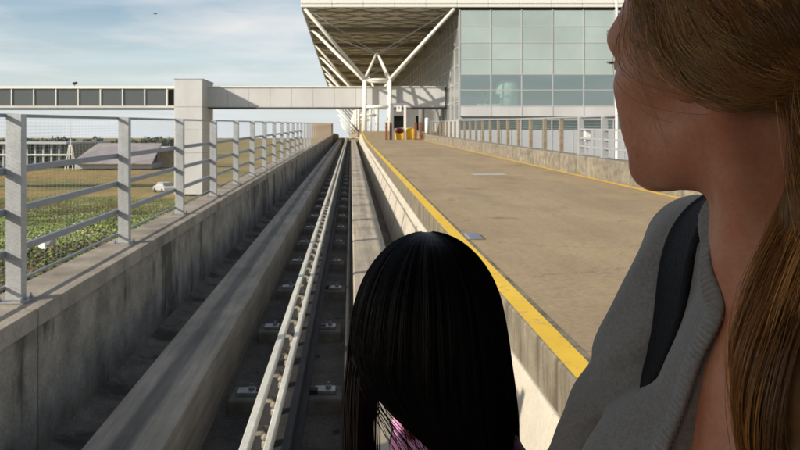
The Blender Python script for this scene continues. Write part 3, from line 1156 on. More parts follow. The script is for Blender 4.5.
st = steel_tree()
words = ['second', 'third', 'fourth', 'fifth', 'sixth', 'seventh']
for i in range(6):
    y = 99 + 36 * (i + 1) if i < 6 else 0
    dup(st, (tx(3.44, y), y, .85), '%s white steel tree of the row leading away under the canopy' % words[i])
e = MB(); e.add([(tx(1.2, yy_) if xx_ < 5 else xx_, yy_, zz_) for zz_ in (.1, .82) for xx_, yy_ in ((1.2, 104.8), (13, 104.8), (13, 330), (1.2, 330))], [(0, 3, 2, 1), (4, 5, 6, 7), (0, 1, 5, 4), (1, 2, 6, 5), (2, 3, 7, 6), (3, 0, 4, 7)])
struct(e.build('undercroft_pavement', M['road']), 'level pavement under the terminal canopy')

# raking struts that lean over the guideway beyond the bridge
rk = ['first', 'second', 'third', 'fourth', 'fifth', 'sixth']
for i, y in enumerate((111, 140, 178, 228, 296)):
    e = MB(); e.tube([(tx(1.5, y), y, .70), (tx(-1.95, y), y, 4.25)], .15, 10)
    tag(e.build('raking_strut', M['white_steel'], smooth=True), '%s white raking strut from the footbridge, leaning left over the guideway' % rk[i], 'strut', 'white raking struts under the canopy edge')

# undercroft block
ub = thing('undercroft_block', 'grey block with dark doorways under the canopy behind the bins', 'building', (9, 118, .8))
e = MB()
e.box(5.9, 13, 118, 121, 3.4, 5.2)
for (a, b) in ((5.9, 6.5), (8.7, 10.2), (11.2, 13.0)):
    e.box(a, b, 118, 121, .8, 3.4)
e.build('wall', M['shade_wall'], ub)
e = MB(); e.box(6.5, 8.7, 119.6, 119.8, .8, 3.4); e.build('door', M['under'], ub)
e = MB(); e.box(10.2, 11.2, 119.6, 119.8, .8, 3.4); e.build('door', M['under'], ub)
e = MB()
e.tube([(10.9, 116, .8), (10.9, 116, 5.0)], .45, 20)
e.build('column', M['shade_wall'], ub, True)

# link bridge with lift tower
LB = thing('link_bridge', 'long pale footbridge crossing high above the guideway to the terminal', 'footbridge', (-20, 103, 4))
kb = 101.5 / F_PX
bz = lambda ypx: (HOR - ypx) * kb
bx = lambda xpx: (xpx - VPX) * kb
e = MB()
x = bx(206); i = 0
while x < 12.6:
    x2 = min(x + 2.9, 12.75)
    e.box(x, x2 - .03, 101.5, 104.4, bz(107.2), bz(87.6)); x += 2.9
e.build('cladding', M['clad_white'], LB, bevel=.01)
e = MB(); e.box(bx(206), 12.75, 101.56, 104.34, bz(107), bz(87.8)); e.build('core', M['joint'], LB)
e = MB(); e.box(bx(204), 12.9, 101.35, 104.6, bz(87.55), bz(86.4)); e.box(bx(-220), bx(176), 101.35, 104.6, bz(88.6), bz(86.2)); e.build('roof_edge', M['white_steel'], LB)
e = MB(); e.box(bx(204), 12.9, 101.4, 104.5, bz(108.6), bz(107.25)); e.box(bx(-220), bx(176), 101.4, 104.5, bz(109.2), bz(107.9)); e.build('underside_beam', M['under'], LB)
e = MB(); e.box(bx(-220), bx(176), 101.42, 104.5, bz(107.85), bz(105.7)); e.build('sill_band', M['clad_white'], LB)
x = 167.0
wn_ = 0
while x > -200:
    e = MB(); e.box(bx(x - 22.2) + .07, bx(x) - .07, 101.6, 101.66, bz(105.65), bz(88.65)); e.build('window', M['band_glass'], LB)
    e = MB(); e.box(bx(x) - .066, bx(x) + .066, 101.45, 101.75, bz(105.65), bz(88.65)); e.build('mullion', M['white_steel'], LB)
    x -= 22.2
e = MB(); e.box(bx(-220), bx(176), 104.2, 104.3, bz(105.6), bz(88.7)); e.build('back_wall', M['under'], LB)
LT = thing('lift_tower', 'pale square tower that carries the footbridge beyond the fence', 'tower', (-21, 100, -7.2))
e = MB(); e.box(-23.0, -19.35, 97.6, 105.3, -7.4, 7.55); e.build('tower_wall', M['clad_white'], LT, bevel=.03)
e = MB(); e.box(-23.06, -19.29, 97.54, 105.36, 7.551, 7.68); e.build('parapet_cap', M['clad_grey'], LT)
e = MB()
for z in (4.0, 1.0, -2.0): e.box(-23.012, -19.338, 97.588, 105.312, z - .02, z + .02)
e.build('joint_line', M['joint'], LT)
fl = thing('roof_floodlight', 'small dark floodlight on the footbridge roof', 'floodlight', (bx(72), 102.5, bz(86.2)))
e = MB(); e.tube([(bx(72), 102.5, bz(86.3)), (bx(72), 102.5, bz(84.4))], .06, 8); e.build('stem', M['steel_dark'], fl)
e = MB(); e.bar((bx(70.2), 102.4, bz(83.2)), (bx(74.5), 102.6, bz(82.4)), .4, .34); e.build('lamp_head', M['steel_dark'], fl, bevel=.05)

# barrier frame, bins and posts at the head of the road
BY = 69.0
zb = -1.5 + RR(BY)
bw = lambda xpx: (xpx - VPX) * BY / F_PX
def brown_post(x, y, lab):
    e = MB(); e.box(x - .11, x + .11, y - .11, y + .11, zb - .05, zb + 1.55); e.box(x - .13, x + .13, y - .13, y + .13, zb + 1.55, zb + 1.62)
    for s in (.4, 1.1): e.box(x - .125, x + .125, y - .125, y + .125, zb + s, zb + s + .08)
    tag(e.build('barrier_post', M['orange_red'], bevel=.015), lab, 'barrier post', 'rust red posts at the head of the road')
brown_post(bw(386.5), BY, 'rust red post left of the yellow bins')
brown_post(bw(391.0), BY + .3, 'rust red post standing close to the goal shaped frame')
brown_post(bw(416), BY + .4, 'rust red post just right of the tall yellow bin')
brown_post(bw(420.5), BY, 'rust red post farthest right of the bins')
sf = thing('sign_frame', 'tall slim grey frame with a hanging sign over the bins', 'sign frame', (bw(400), BY + 1, zb))
e = MB(); e.box(bw(393.2) - .09, bw(393.2) + .09, BY + .9, BY + 1.08, zb - .05, zb + 3.25); e.build('frame_post', M['galv_dark'], sf)
e = MB(); e.box(bw(405.7) - .10, bw(405.7) + .10, BY + .9, BY + 1.08, zb - .05, zb + 3.25); e.build('frame_post', M['white_paint'], sf)
e = MB(); e.box(bw(391), bw(408), BY + .9, BY + 1.08, zb + 3.26, zb + 3.42); e.build('cross_bar', M['galv_dark'], sf)
e = MB(); e.box(bw(397), bw(402.0), BY + .86, BY + .9, zb + 2.65, zb + 3.2); sg = e.build('sign', M['white_paint'], sf)
e = MB()
sx, sz = bw(399.4), zb + 2.92
e.box(sx - .10, sx + .08, BY + .852, BY + .858, sz + .12, sz + .17); e.box(sx + .03, sx + .08, BY + .852, BY + .858, sz + .0, sz + .12)
e.box(sx - .04, sx + .03, BY + .852, BY + .858, sz - .02, sz + .03); e.box(sx - .04, sx + .01, BY + .852, BY + .858, sz - .17, sz - .11)
e.build('mark', M['black'], sg)
def bin_(x0, x1, y, h, name, lab, lid):
    r = thing(name, lab, 'grit bin', ((x0 + x1) / 2, y, zb))
    e = MB()
    s = .06
    e.add([(x0 + s, y + s, zb), (x1 - s, y + s, zb), (x1 - s, y + .7 - s, zb), (x0 + s, y + .7 - s, zb), (x0, y, zb + h), (x1, y, zb + h), (x1, y + .7, zb + h), (x0, y + .7, zb + h)],
          [(0, 3, 2, 1), (4, 5, 6, 7), (0, 1, 5, 4), (1, 2, 6, 5), (2, 3, 7, 6), (3, 0, 4, 7)])
    e.build('bin_body', M['yellow_bin'], r, bevel=.04)
    if lid:
        e = MB()
        e.add([(x0 - .04, y - .04, zb + h + .01), (x1 + .04, y - .04, zb + h + .01), (x1 + .04, y + .74, zb + h + .01), (x0 - .04, y + .74, zb + h + .01),
               (x0 + .04, y + .1, zb + h + .22), (x1 - .04, y + .1, zb + h + .22), (x1 - .04, y + .6, zb + h + .30), (x0 + .04, y + .6, zb + h + .30)],
              [(0, 3, 2, 1), (4, 5, 6, 7), (0, 1, 5, 4), (1, 2, 6, 5), (2, 3, 7, 6), (3, 0, 4, 7)])
        e.build('bin_lid', M['yellow_bin'], r, bevel=.04)
    return r
bin_(bw(396), bw(405.2), BY + 1.3, .62, 'yellow_bin', 'low yellow bin heaped with a dark red sack', False)
bin_(bw(407), bw(415.2), BY + 1.2, .85, 'yellow_bin', 'tall yellow grit bin with a sloping lid', True)
bm = bmesh.new(); bmesh.ops.create_icosphere(bm, subdivisions=3, radius=1)
for v in bm.verts:
    p = v.co.normalized(); k = 1 + .18 * math.sin(5 * p.x + 2) * math.sin(4 * p.y + 1) + .1 * math.sin(9 * p.z + 3 * p.x)
    v.co = Vector((p.x * .42, p.y * .30, p.z * .27)) * k
me = bpy.data.meshes.new('red_sack'); bm.to_mesh(me); bm.free(); me.materials.append(M['dark_red'])
for p in me.polygons: p.use_smooth = True
o = bpy.data.objects.new('red_sack', me); col.objects.link(o); o.location = (bw(400.4), BY + 1.62, zb + .62 + .20)
tag(o, 'dark red sack heaped on the low yellow bin', 'sack')
e = MB(); e.lathe([(.21, -.1), (.21, 1.8), (.18, 1.92), (.07, 1.96)], (bw(427) * 78 / 69, 78, -1.5 + RR(78)), 16)
tag(e.build('white_bollard', M['white_paint'], smooth=True), 'stout white bollard near the side wall of the terminal', 'bollard')

# ------------------------------------------------------------------ far left scenery
GL = -6.75
kd = 185.0 / F_PX
dx_ = lambda p: (p - VPX) * kd
dz_ = lambda p: (HOR - p) * kd
b1 = thing('airport_block', 'low dark glazed building with white columns beyond the golden field', 'building', (dx_(10), 185, GL))
e = MB(); e.box(dx_(-160), dx_(66), 187, 215, GL - .5, dz_(144)); e.build('glazing', M['dark_glass'], b1)
e = MB(); e.box(dx_(-160), dx_(68), 184, 218, dz_(144) + .003, dz_(142)); e.build('roof', M['clad_grey'], b1)
x = -150
while x < 66:
    e = MB(); e.box(dx_(x) - .16, dx_(x) + .16, 185.6, 186, GL - .5, dz_(144)); e.build('column', M['clad_grey'], b1); x += 8
e = MB(); e.box(dx_(-160), dx_(66), 185.2, 186.9, dz_(155.5), dz_(154.2)); e.build('canopy', M['white_paint'], b1)
b2 = thing('sloping_roof_shed', 'shed with a big sloping purple grey roof beyond the field', 'building', (dx_(110), 178, GL))
kd2 = 175 / F_PX
e = MB()
X0, X1 = (70 - VPX) * kd2, (152 - VPX) * kd2
zt_, zb_ = (HOR - 143.5) * kd2, (HOR - 163) * kd2
e.add([(X0, 175, zb_), (X1, 175, zb_), (X1 - 1, 188, zt_), (X0 + 2.2, 188, zt_), (X0, 175, zb_ - .25), (X1, 175, zb_ - .25), (X1 - 1, 188.3, zt_ - .25), (X0 + 2.2, 188.3, zt_ - .25)],
      [(0, 1, 2, 3), (7, 6, 5, 4), (0, 4, 5, 1), (1, 5, 6, 2), (2, 6, 7, 3), (3, 7, 4, 0)])
e.build('roof', M['solar'], b2)
e = MB(); e.box(X0 + .6, X1 - .6, 176.5, 188, GL - .6, zb_ - .26); e.box(X0 + 3, X1 - 1.5, 186.5, 188, zb_ - .2, zt_ - .5); e.build('wall', M['clad_grey'], b2)
b3 = thing('flat_roof_annexe', 'small flat roofed white annexe right of the sloping roof', 'building', (dx_(165), 185, GL))
e = MB(); e.box(dx_(150), dx_(190), 186, 196, dz_(150.2), dz_(147)); e.build('roof', M['white_paint'], b3)
e = MB(); e.box(dx_(154), dx_(155.5), 186.5, 187, GL - .5, dz_(150.2) - .003); e.box(dx_(180), dx_(181.5), 186.5, 187, GL - .5, dz_(150.2) - .003); e.build('column', M['white_paint'], b3)
e = MB(); e.box(dx_(152), dx_(188), 189, 195.5, GL - .5, dz_(150.2) - .003); e.build('wall', M['hoarding'], b3)
ms = thing('lattice_mast', 'white tapering mast in front of the sloping roof', 'mast', ((70 - VPX) * kd2 * .96, 168, GL))
mx_ = (70.5 - VPX) * 168 / F_PX
e = MB()
for sx, sy in ((-1, -1), (1, -1), (1, 1), (-1, 1)):
    e.tube([(mx_ + sx * .9, 168 + sy * .9, GL - .4), (mx_ + sx * .22, 168 + sy * .22, -1.6)], .11, 6)
for t in (.3, .6):
    z = GL + t * 5.1; s = .9 - .68 * t
    for p, q_ in (((-1, -1), (1, -1)), ((1, -1), (1, 1)), ((1, 1), (-1, 1)), ((-1, 1), (-1, -1))):
        e.tube([(mx_ + p[0] * s, 168 + p[1] * s, z), (mx_ + q_[0] * s, 168 + q_[1] * s, z)], .07, 6)
e.build('mast_base', M['white_paint'], ms)
e = MB(); e.tube([(mx_, 168, -1.9), (mx_, 168, 3.9)], [.13, .06], 8); e.build('mast_pole', M['white_paint'], ms)


def far_tree(x, y, h, wdt, lab):
    z0 = -7.0
    r = thing('tree', lab, 'tree', (x, y, z0), 'trees on the skyline beyond the airfield')
    e = MB(); e.tube([(x, y, z0 - .5), (x + .2, y, z0 + h * .45), (x, y, z0 + h * .8)], [.35, .25, .08], 7); e.build('trunk', M['bark'], r)
    n = 420
    d = RNG.normal(0, 1, (n, 3)); d /= np.linalg.norm(d, axis=1)[:, None]
    rr = RNG.uniform(.35, 1, n) ** .6
    lob = 1 + .25 * np.sin(3 * d[:, 0] + 5 * d[:, 2] + x)
    c = np.stack([x + d[:, 0] * rr * wdt * lob, y + d[:, 1] * rr * wdt * lob, z0 + h * .58 + d[:, 2] * rr * h * .42 * lob], -1)
    a = RNG.normal(0, .32, (n, 3)); b = RNG.normal(0, .32, (n, 3))
    tint = np.array((.075, .09, .055)) * RNG.uniform(.5, 1.6, n)[:, None]  # crown colour lightened to stand for distance haze
    np_mesh('crown', np.stack([c - a, c - b, c + a, c + b], 1).reshape(-1, 3), np.arange(4 * n).reshape(-1, 4), M['leaf_attr'], r, False, np.repeat(tint, 4, 0))


tl = []
for i in range(26):
    px = -30 + i * 9.4 + random.uniform(-3, 3)
    Y = random.uniform(300, 340)
    far_tree((px - VPX) * Y / F_PX, Y, random.uniform(5.8, 7.4), random.uniform(3.2, 4.6), 'small dark tree in the skyline row beyond the airport sheds')
# vehicles on the field road
def car(name, x, y, z, yaw, body, lab, cat):
    r = thing(name, lab, cat, (x, y, z))
    e = MB()
    prof = [(-2.0, .35), (-2.05, .75), (-1.75, 1.0), (-1.2, 1.42), (.35, 1.46), (1.0, 1.0), (1.95, .82), (2.05, .5), (2.0, .3)]
    n = len(prof)
    vs = []
    for s, ins_ in ((-.82, 0), (.82, 0)):
        for (u, v) in prof:
            k = .86 if v > 1.1 else 1
            vs.append((u, s * k, v))
    fs = [tuple(range(n)), tuple(range(2 * n - 1, n - 1, -1))] + [(i, (i + 1) % n, n + (i + 1) % n, n + i) for i in range(n)]
    cz, sn = math.cos(yaw), math.sin(yaw)
    T = lambda p: (x + p[0] * cz - p[1] * sn, y + p[0] * sn + p[1] * cz, z + p[2])
    e.add([T(p) for p in vs], fs); e.build('body', body, r, bevel=.06)
    for sgn in (-1, 1):
        e = MB(); e.add([T(p) for p in ((-1.15, sgn * .79, 1.0), (.75, sgn * .79, 1.0), (.3, sgn * .73, 1.38), (-1.05, sgn * .73, 1.36))], [(0, 1, 2, 3)])
        e.build('side_window', M['dark_glass'], r)
        for u in (-1.3, 1.3):
            e = MB(); p, q_ = Vector(T((u, sgn * .66, .32))), Vector(T((u, sgn * .86, .32)))
            e.tube([p, q_], .32, 14); e.build('wheel', M['tyre'], r)
    e = MB(); e.add([T(p) for p in ((.45, -.66, 1.42), (.45, .66, 1.42), (1.02, .74, 1.03), (1.02, -.74, 1.03))], [(0, 1, 2, 3)]); o_ = e.build('windscreen', M['dark_glass'], r)
    o_.location.z += .03
    e = MB(); e.add([T(p) for p in ((-1.3, -.64, 1.4), (-1.3, .64, 1.4), (-1.78, .74, 1.03), (-1.78, -.74, 1.03))], [(0, 1, 2, 3)]); o_ = e.build('rear_window', M['dark_glass'], r)
    o_.location.z += .03
    return r
cy_ = 104.0
cx_ = (164 - VPX) * cy_ / F_PX
car('parked_car', cx_, cy_, float(ground_z(cx_, cy_)) + .02, 2.2, M['car_white'], 'white car parked on the golden field left of the tower', 'car')
cx2 = (3 - VPX) * 150 / F_PX
car('parked_car', cx2, 150, float(ground_z(cx2, 150)) + .02, .3, M['car_white'], 'pale car behind the nearest fence post at the field edge', 'car')
# bird
bd = MB()
bxp, byp, bzp = (155 - VPX) * 60 / F_PX, 60, (HOR - 14) * 60 / F_PX
bd.add([(bxp, byp - .2, bzp), (bxp + .04, byp, bzp + .05), (bxp, byp + .22, bzp), (bxp - .04, byp, bzp + .05), (bxp - .28, byp + .02, bzp + .1), (bxp + .28, byp + .02, bzp + .1), (bxp, byp, bzp - .05)],
       [(0, 1, 3), (1, 2, 3), (0, 6, 1), (1, 6, 2), (2, 6, 3), (3, 6, 0), (3, 4, 0), (1, 0, 5), (3, 2, 4), (1, 5, 2)])
tag(bd.build('bird', M['black']), 'tiny dark bird high in the sky over the footbridge', 'bird')



# ------------------------------------------------------------------ implicit bodies (one continuous surface each)
def smin(a, b, k):
    h = np.clip(.5 + .5 * (b - a) / k, 0, 1)
    return b + (a - b) * h - k * h * (1 - h)


def smax(a, b, k):
    return -smin(-a, -b, k)


def s_ell(P, c, r, rot=None):
    q = P - np.array(c)
    if rot is not None:
        q = q @ np.array(rot)
    r = np.array(r)
    k0 = np.linalg.norm(q / r, axis=1)
    k1 = np.linalg.norm(q / (r * r), axis=1) + 1e-9
    return k0 * (k0 - 1) / k1


def s_cone(P, a, b, ra, rb):
    a = np.array(a, float); b = np.array(b, float)
    ab = b - a
    t = np.clip(((P - a) @ ab) / (ab @ ab), 0, 1)
    return np.linalg.norm(P - a - t[:, None] * ab, axis=1) - (ra + (rb - ra) * t)


CORN = np.array([[0, 0, 0], [1, 0, 0], [0, 1, 0], [1, 1, 0], [0, 0, 1], [1, 0, 1], [0, 1, 1], [1, 1, 1]])
EDG = [(0, 1), (2, 3), (4, 5), (6, 7), (0, 2), (1, 3), (4, 6), (5, 7), (0, 4), (1, 5), (2, 6), (3, 7)]


def surface(f, lo, hi, h, st=5):
    """surface nets: f(P) -> signed distance"""
    lo = np.array(lo, float); hi = np.array(hi, float)
    n = (np.ceil((hi - lo) / h / st).astype(int)) * st + 1
    nc = (n - 1) // st
    ax = [lo[i] + h * (st * np.arange(nc[i]) + st / 2) for i in range(3)]
    G = np.stack(np.meshgrid(*ax, indexing='ij'), -1).reshape(-1, 3)
    d = f(G).reshape(nc)
    V = np.repeat(np.repeat(np.repeat(d, st, 0), st, 1), st, 2)
    V = np.pad(V, ((0, 1),) * 3, mode='edge').astype(np.float32)
    near = np.abs(d) < h * st * 1.8
    nearf = np.pad(np.repeat(np.repeat(np.repeat(near, st, 0), st, 1), st, 2), ((0, 1),) * 3, mode='edge')
    nearf[1:] |= nearf[:-1]; nearf[:, 1:] |= nearf[:, :-1]; nearf[:, :, 1:] |= nearf[:, :, :-1]
    idx = np.argwhere(nearf)
    P = lo + idx * h
    vals = np.concatenate([f(p) for p in np.array_split(P, max(1, len(P) // 400000))])
    V[idx[:, 0], idx[:, 1], idx[:, 2]] = vals
    S = V < 0
    cs = np.zeros(np.array(V.shape) - 1, dtype=np.int8)
    for c in CORN:
        cs += S[c[0]:V.shape[0] - 1 + c[0], c[1]:V.shape[1] - 1 + c[1], c[2]:V.shape[2] - 1 + c[2]]
    cells = np.argwhere((cs > 0) & (cs < 8))
    vv = np.stack([V[cells[:, 0] + c[0], cells[:, 1] + c[1], cells[:, 2] + c[2]] for c in CORN], 1)
    acc = np.zeros((len(cells), 3)); cnt = np.zeros(len(cells))
    for a, b in EDG:
        va, vb = vv[:, a], vv[:, b]
        m = (va < 0) != (vb < 0)
        t = np.where(m, va / np.where(m, va - vb, 1), 0)
        p = CORN[a] + t[:, None] * (CORN[b] - CORN[a])
        acc[m] += p[m]; cnt[m] += 1
    verts = lo + (cells + acc / cnt[:, None]) * h
    vid = -np.ones(cs.shape, dtype=np.int64)
    vid[cells[:, 0], cells[:, 1], cells[:, 2]] = np.arange(len(cells))
    quads = []
    for axis in range(3):
        o1, o2 = [(1, 2), (2, 0), (0, 1)][axis]
        sl0 = [slice(None)] * 3; sl1 = [slice(None)] * 3
        sl0[axis] = slice(0, -1); sl1[axis] = slice(1, None)
        ch = np.argwhere(S[tuple(sl0)] != S[tuple(sl1)])
        ok = (ch[:, o1] > 0) & (ch[:, o2] > 0) & (ch[:, o1] < cs.shape[o1]) & (ch[:, o2] < cs.shape[o2])
        ch = ch[ok]
        def at(d1, d2):
            c = ch.copy(); c[:, o1] += d1; c[:, o2] += d2
            return vid[c[:, 0], c[:, 1], c[:, 2]]
        Q = np.stack([at(-1, -1), at(0, -1), at(0, 0), at(-1, 0)], 1)
        inside = S[ch[:, 0], ch[:, 1], ch[:, 2]]
        Q[~inside] = Q[~inside][:, ::-1]
        quads.append(Q[(Q >= 0).all(1)])
    quads = np.concatenate(quads)
    for _ in range(2):                                   # settle the vertices on the true surface
        e = h * .4
        g = np.stack([(f(verts + np.eye(3)[i] * e) - f(verts - np.eye(3)[i] * e)) / (2 * e) for i in range(3)], 1)
        gl = np.linalg.norm(g, axis=1)[:, None] + 1e-6
        dd = np.clip(f(verts)[:, None] / np.maximum(gl, .3), -h, h)
        verts = verts - g / gl * dd * .8
    return verts, quads


def hit(f, o, d, t0, t1, n=160):
    """first point along a ray inside f"""
    t = np.linspace(t0, t1, n)
    P = np.array(o) + t[:, None] * np.array(d)
    v = f(P)
    i = np.argmax(v < 0)
    if v[i] >= 0:
        return None
    if i == 0: return P[0]
    a = v[i - 1] / (v[i - 1] - v[i])
    return P[i - 1] + a * (P[i] - P[i - 1])


class Frame:
    """local axes: x = the person's right, y = where the face looks, z = up"""
    def __init__(s, o, fwd, pitch=0, roll=0):
        f = Vector(fwd).normalized(); r = Vector((f.y, -f.x, 0)).normalized(); u = r.cross(f).normalized()
        m = Matrix((r, f, u)).transposed()
        m = m @ Matrix.Rotation(pitch, 3, 'X') @ Matrix.Rotation(roll, 3, 'Y')
        s.m = np.array(m); s.o = np.array(o)

    def loc(s, P):
        return (P - s.o) @ s.m

    def w(s, p):
        return s.o + s.m @ np.array(p, float)

    def wa(s, P):
        return s.o + np.asarray(P) @ s.m.T


def head_sdf(L, k=1.0, child=False):
    """L: points in head space (origin at eye level); k scales an adult head"""
    L = L / k
    X = np.abs(L[:, 0])
    A = np.stack([X, L[:, 1], L[:, 2]], 1)
    d = s_ell(A, (0, -.018, .036), (.0745, .094, .082))
    d = smin(d, s_ell(A, (0, .022, -.020), (.056, .062, .080)), .03)
    d = smin(d, s_cone(A, (.045, -.002, -.066), (.010, .066, -.094), .016, .015), .03)
    d = smin(d, s_ell(A, (0, .030, -.078), (.043, .050, .032)), .03)
    d = smin(d, s_ell(A, (0, .074, -.097), (.017, .015, .014)), .022)
    d = smin(d, s_ell(A, (.046, .046, -.020), (.019, .026, .017)), .03)          # cheekbone
    d = smin(d, s_ell(A, (.030, .058, -.050), (.016, .018, .022)), .03)          # cheek
    d = smin(d, s_ell(A, (0, .032, .036), (.056, .048, .046)), .03)
    d = smin(d, s_ell(A, (.026, .069, .021), (.029, .012, .010)), .03)           # brow
    d = smax(d, -s_ell(A, (.033, .0965, .001), (.018, .016, .010)), .022)         # eye socket
    d = smin(d, s_ell(A, (.032, .0735, .000), (.0145, .0125, .0125)), .004)        # lids over the eyeball
    d = smin(d, s_cone(A, (0, .082, .006), (0, .103, -.034), .0075, .0105), .014)  # nose
    d = smin(d, s_ell(A, (.011, .093, -.039), (.008, .010, .007)), .007)
    d = smin(d, s_ell(A, (0, .086, -.062), (.022, .010, .0048)), .006)             # lips
    d = smin(d, s_ell(A, (0, .0845, -.0715), (.019, .010, .0058)), .006)
    d = smax(d, -s_ell(A, (0, .098, -.0665), (.024, .010, .0016)), .003)
    # ear
    ca, sa = math.cos(.25), math.sin(.25)
    rot = np.array([[1, 0, 0], [0, ca, sa], [0, -sa, ca]])
    e = s_ell(A, (.0775, -.014, -.014), (.0085, .0185, .031), rot)
    e = smax(e, -s_ell(A, (.087, -.010, -.012), (.008, .0105, .018), rot), .004)
    d = smin(d, e, .006)
    return d * k


def hand_sdf(P, wrist, palm_dir, palm_n, side, s=1.0):
    """palm with four unequal bent fingers and a thumb; side = direction of the thumb"""
    w = np.array(wrist, float); f = np.array(palm_dir, float); f /= np.linalg.norm(f)
    n = np.array(palm_n, float); n -= f * (n @ f); n /= np.linalg.norm(n)
    t = np.array(side, float); t -= f * (t @ f) + n * (t @ n); t /= np.linalg.norm(t)
    mtx = np.stack([t, f, n], 1)
    d = s_ell(P, w + f * .045 * s, (.038 * s, .052 * s, .0145 * s), mtx)
    for i, (off, ln) in enumerate(((.027, .068), (.009, .076), (-.009, .070), (-.026, .055))):
        a = w + f * .080 * s + t * off * s
        b = a + (f * .8 - n * .35) * ln * .45 * s
        c = b + (f * .45 - n * .75) * ln * .32 * s
        e = c + (f * .1 - n * .9) * ln * .25 * s
        for p, q_, r0, r1 in ((a, b, .0085, .0078), (b, c, .0078, .007), (c, e, .007, .006)):
            d = smin(d, s_cone(P, p, q_, r0 * s, r1 * s), .0035)
    a = w + f * .025 * s + t * .03 * s
    b = a + (f * .6 + t * .6 - n * .3) * .036 * s
    c = b + (f * .85 + t * .1 - n * .4) * .03 * s
    d = smin(d, s_cone(P, a, b, .0115 * s, .0095 * s), .008)
    d = smin(d, s_cone(P, b, c, .0095 * s, .0075 * s), .004)
    return d


def strands(name, paths, rad, m, parent, tint, taper=.35):
    """paths: (N, K, 3) world points -> one mesh of three-sided hairs"""
    N, K, _ = paths.shape
    d = np.gradient(paths, axis=1)
    d /= np.linalg.norm(d, axis=2, keepdims=True) + 1e-9
    up = np.array([.31, -.83, .46])
    a = np.cross(d, up); a /= np.linalg.norm(a, axis=2, keepdims=True) + 1e-9
    b = np.cross(d, a)
    t = np.linspace(0, 1, K)
    pr = np.interp(t, [0, .12, .75, 1], [.7, 1, .9, taper])
    rr = (np.asarray(rad).reshape(-1, 1, 1) if np.ndim(rad) else rad) * pr[None, :, None]
    V = []
    for k in range(3):
        an = 2 * PI * k / 3
        V.append(paths + (a * math.cos(an) + b * math.sin(an)) * rr)
    V = np.stack(V, 2).reshape(-1, 3)
    base = (np.arange(N)[:, None] * K + np.arange(K - 1)[None]) * 3
    Q = []
    for k in range(3):
        k2 = (k + 1) % 3
        Q.append(np.stack([base + k, base + k2, base + 3 + k2, base + 3 + k], -1).reshape(-1, 4))
    return np_mesh(name, V, np.concatenate(Q), m, parent, True, np.repeat(tint, K * 3, 0))


FLOOR_Z = -1.12
# ================================================================== the woman
HW = Frame((.338, .676, .074), (-.51, .86, 0), pitch=-.04)
HK = 1.06
NB = np.array((.384, .652, -.118))
RS, LS = np.array((.385, .808, -.128)), np.array((.42, .495, -.155))
RE, RWr = np.array((.266, .815, -.37)), np.array((.075, .70, -.505))
LE, LWr = np.array((.415, .455, -.40)), np.array((.20, .50, -.535))


def w_torso(P):
    d = s_ell(P, (.395, .645, -.29), (.105, .152, .19))
    for y in (.722, .572):
        d = smin(d, s_ell(P, (.300, y, -.325), (.060, .062, .068)), .035)
    d = smin(d, s_ell(P, (.395, .645, -.48), (.095, .130, .15)), .06)
    d = smin(d, s_ell(P, (.40, .645, -.62), (.125, .175, .105)), .06)
    d = smin(d, s_cone(P, NB + (.01, .02, .02), RS + (0, -.01, .0), .048, .052), .05)
    d = smin(d, s_cone(P, NB + (.01, -.02, .02), LS + (0, .01, .0), .048, .052), .05)
    return d


def w_arms(P):
    d = s_cone(P, RS, RE, .054, .041)
    d = smin(d, s_cone(P, RE, RWr, .041, .026), .02)
    d2 = s_cone(P, LS, LE, .054, .041)
    d2 = smin(d2, s_cone(P, LE, LWr, .041, .026), .02)
    return np.minimum(d, d2)


def w_legs(P):
    d = None
    for y0, y1 in ((.565, .545), (.725, .745)):
        k = s_cone(P, (.36, y0, -.615), (-.06, y1, -.585), .082, .058)
        k = smin(k, s_cone(P, (-.06, y1, -.585), (-.045, y1, -1.01), .056, .037), .03)
        k = smin(k, s_cone(P, (-.045, y1, -1.035), (-.20, y1, -1.085), .036, .026), .03)
        d = k if d is None else np.minimum(d, k)
    return d


def w_body(P):
    d = smin(w_torso(P), w_arms(P), .035)
    d = smin(d, w_legs(P), .05)
    d = smin(d, s_cone(P, HW.w((0, -.028, -.06)), NB, .050, .053), .016)
    for sx in (-1, 1):
        d = smin(d, s_cone(P, HW.w((sx * .056, -.032, -.052)), (.352, .648 + sx * .006, -.168), .013, .010), .022)
    d = smin(d, s_cone(P, (.345, .628, -.168), (.395, .54, -.128), .010, .009), .022)
    d = smin(d, s_cone(P, (.345, .668, -.168), (.385, .76, -.115), .010, .009), .022)
    d = smin(d, s_cone(P, NB, (.376, .65, -.20), .052, .05), .05)
    d = smin(d, head_sdf(HW.loc(P), HK), .02)
    d = smin(d, hand_sdf(P, RWr, (-.75, -.25, -.25), (0, .1, 1), (.1, -1, 0)), .012)
    d = smin(d, hand_sdf(P, LWr, (-.8, .25, -.2), (0, -.1, 1), (.1, 1, 0)), .012)
    return d


v, q = surface(w_body, (-.30, .38, FLOOR_Z - .01), (.56, .90, .20), .0048)
woman = np_mesh('person', v, q, M['skin'])
tag(woman, 'woman in a grey cardigan with brown hair looking out ahead', 'person')

FE = [(-.03, .738), (-.07, .706), (-.095, .670), (-.118, .655), (-.145, .634), (-.165, .632), (-.187, .636), (-.215, .637), (-.267, .640), (-.36, .632), (-.5, .63)]
NE = [(-.03, .50), (-.10, .50), (-.16, .515), (-.22, .54), (-.30, .575), (-.36, .622), (-.5, .628)]
fz, fy = zip(*FE); nz_, ny_ = zip(*NE)


def far_edge(z): return np.interp(-z, [-a for a in fz], fy)
def near_edge(z): return np.interp(-z, [-a for a in nz_], ny_)


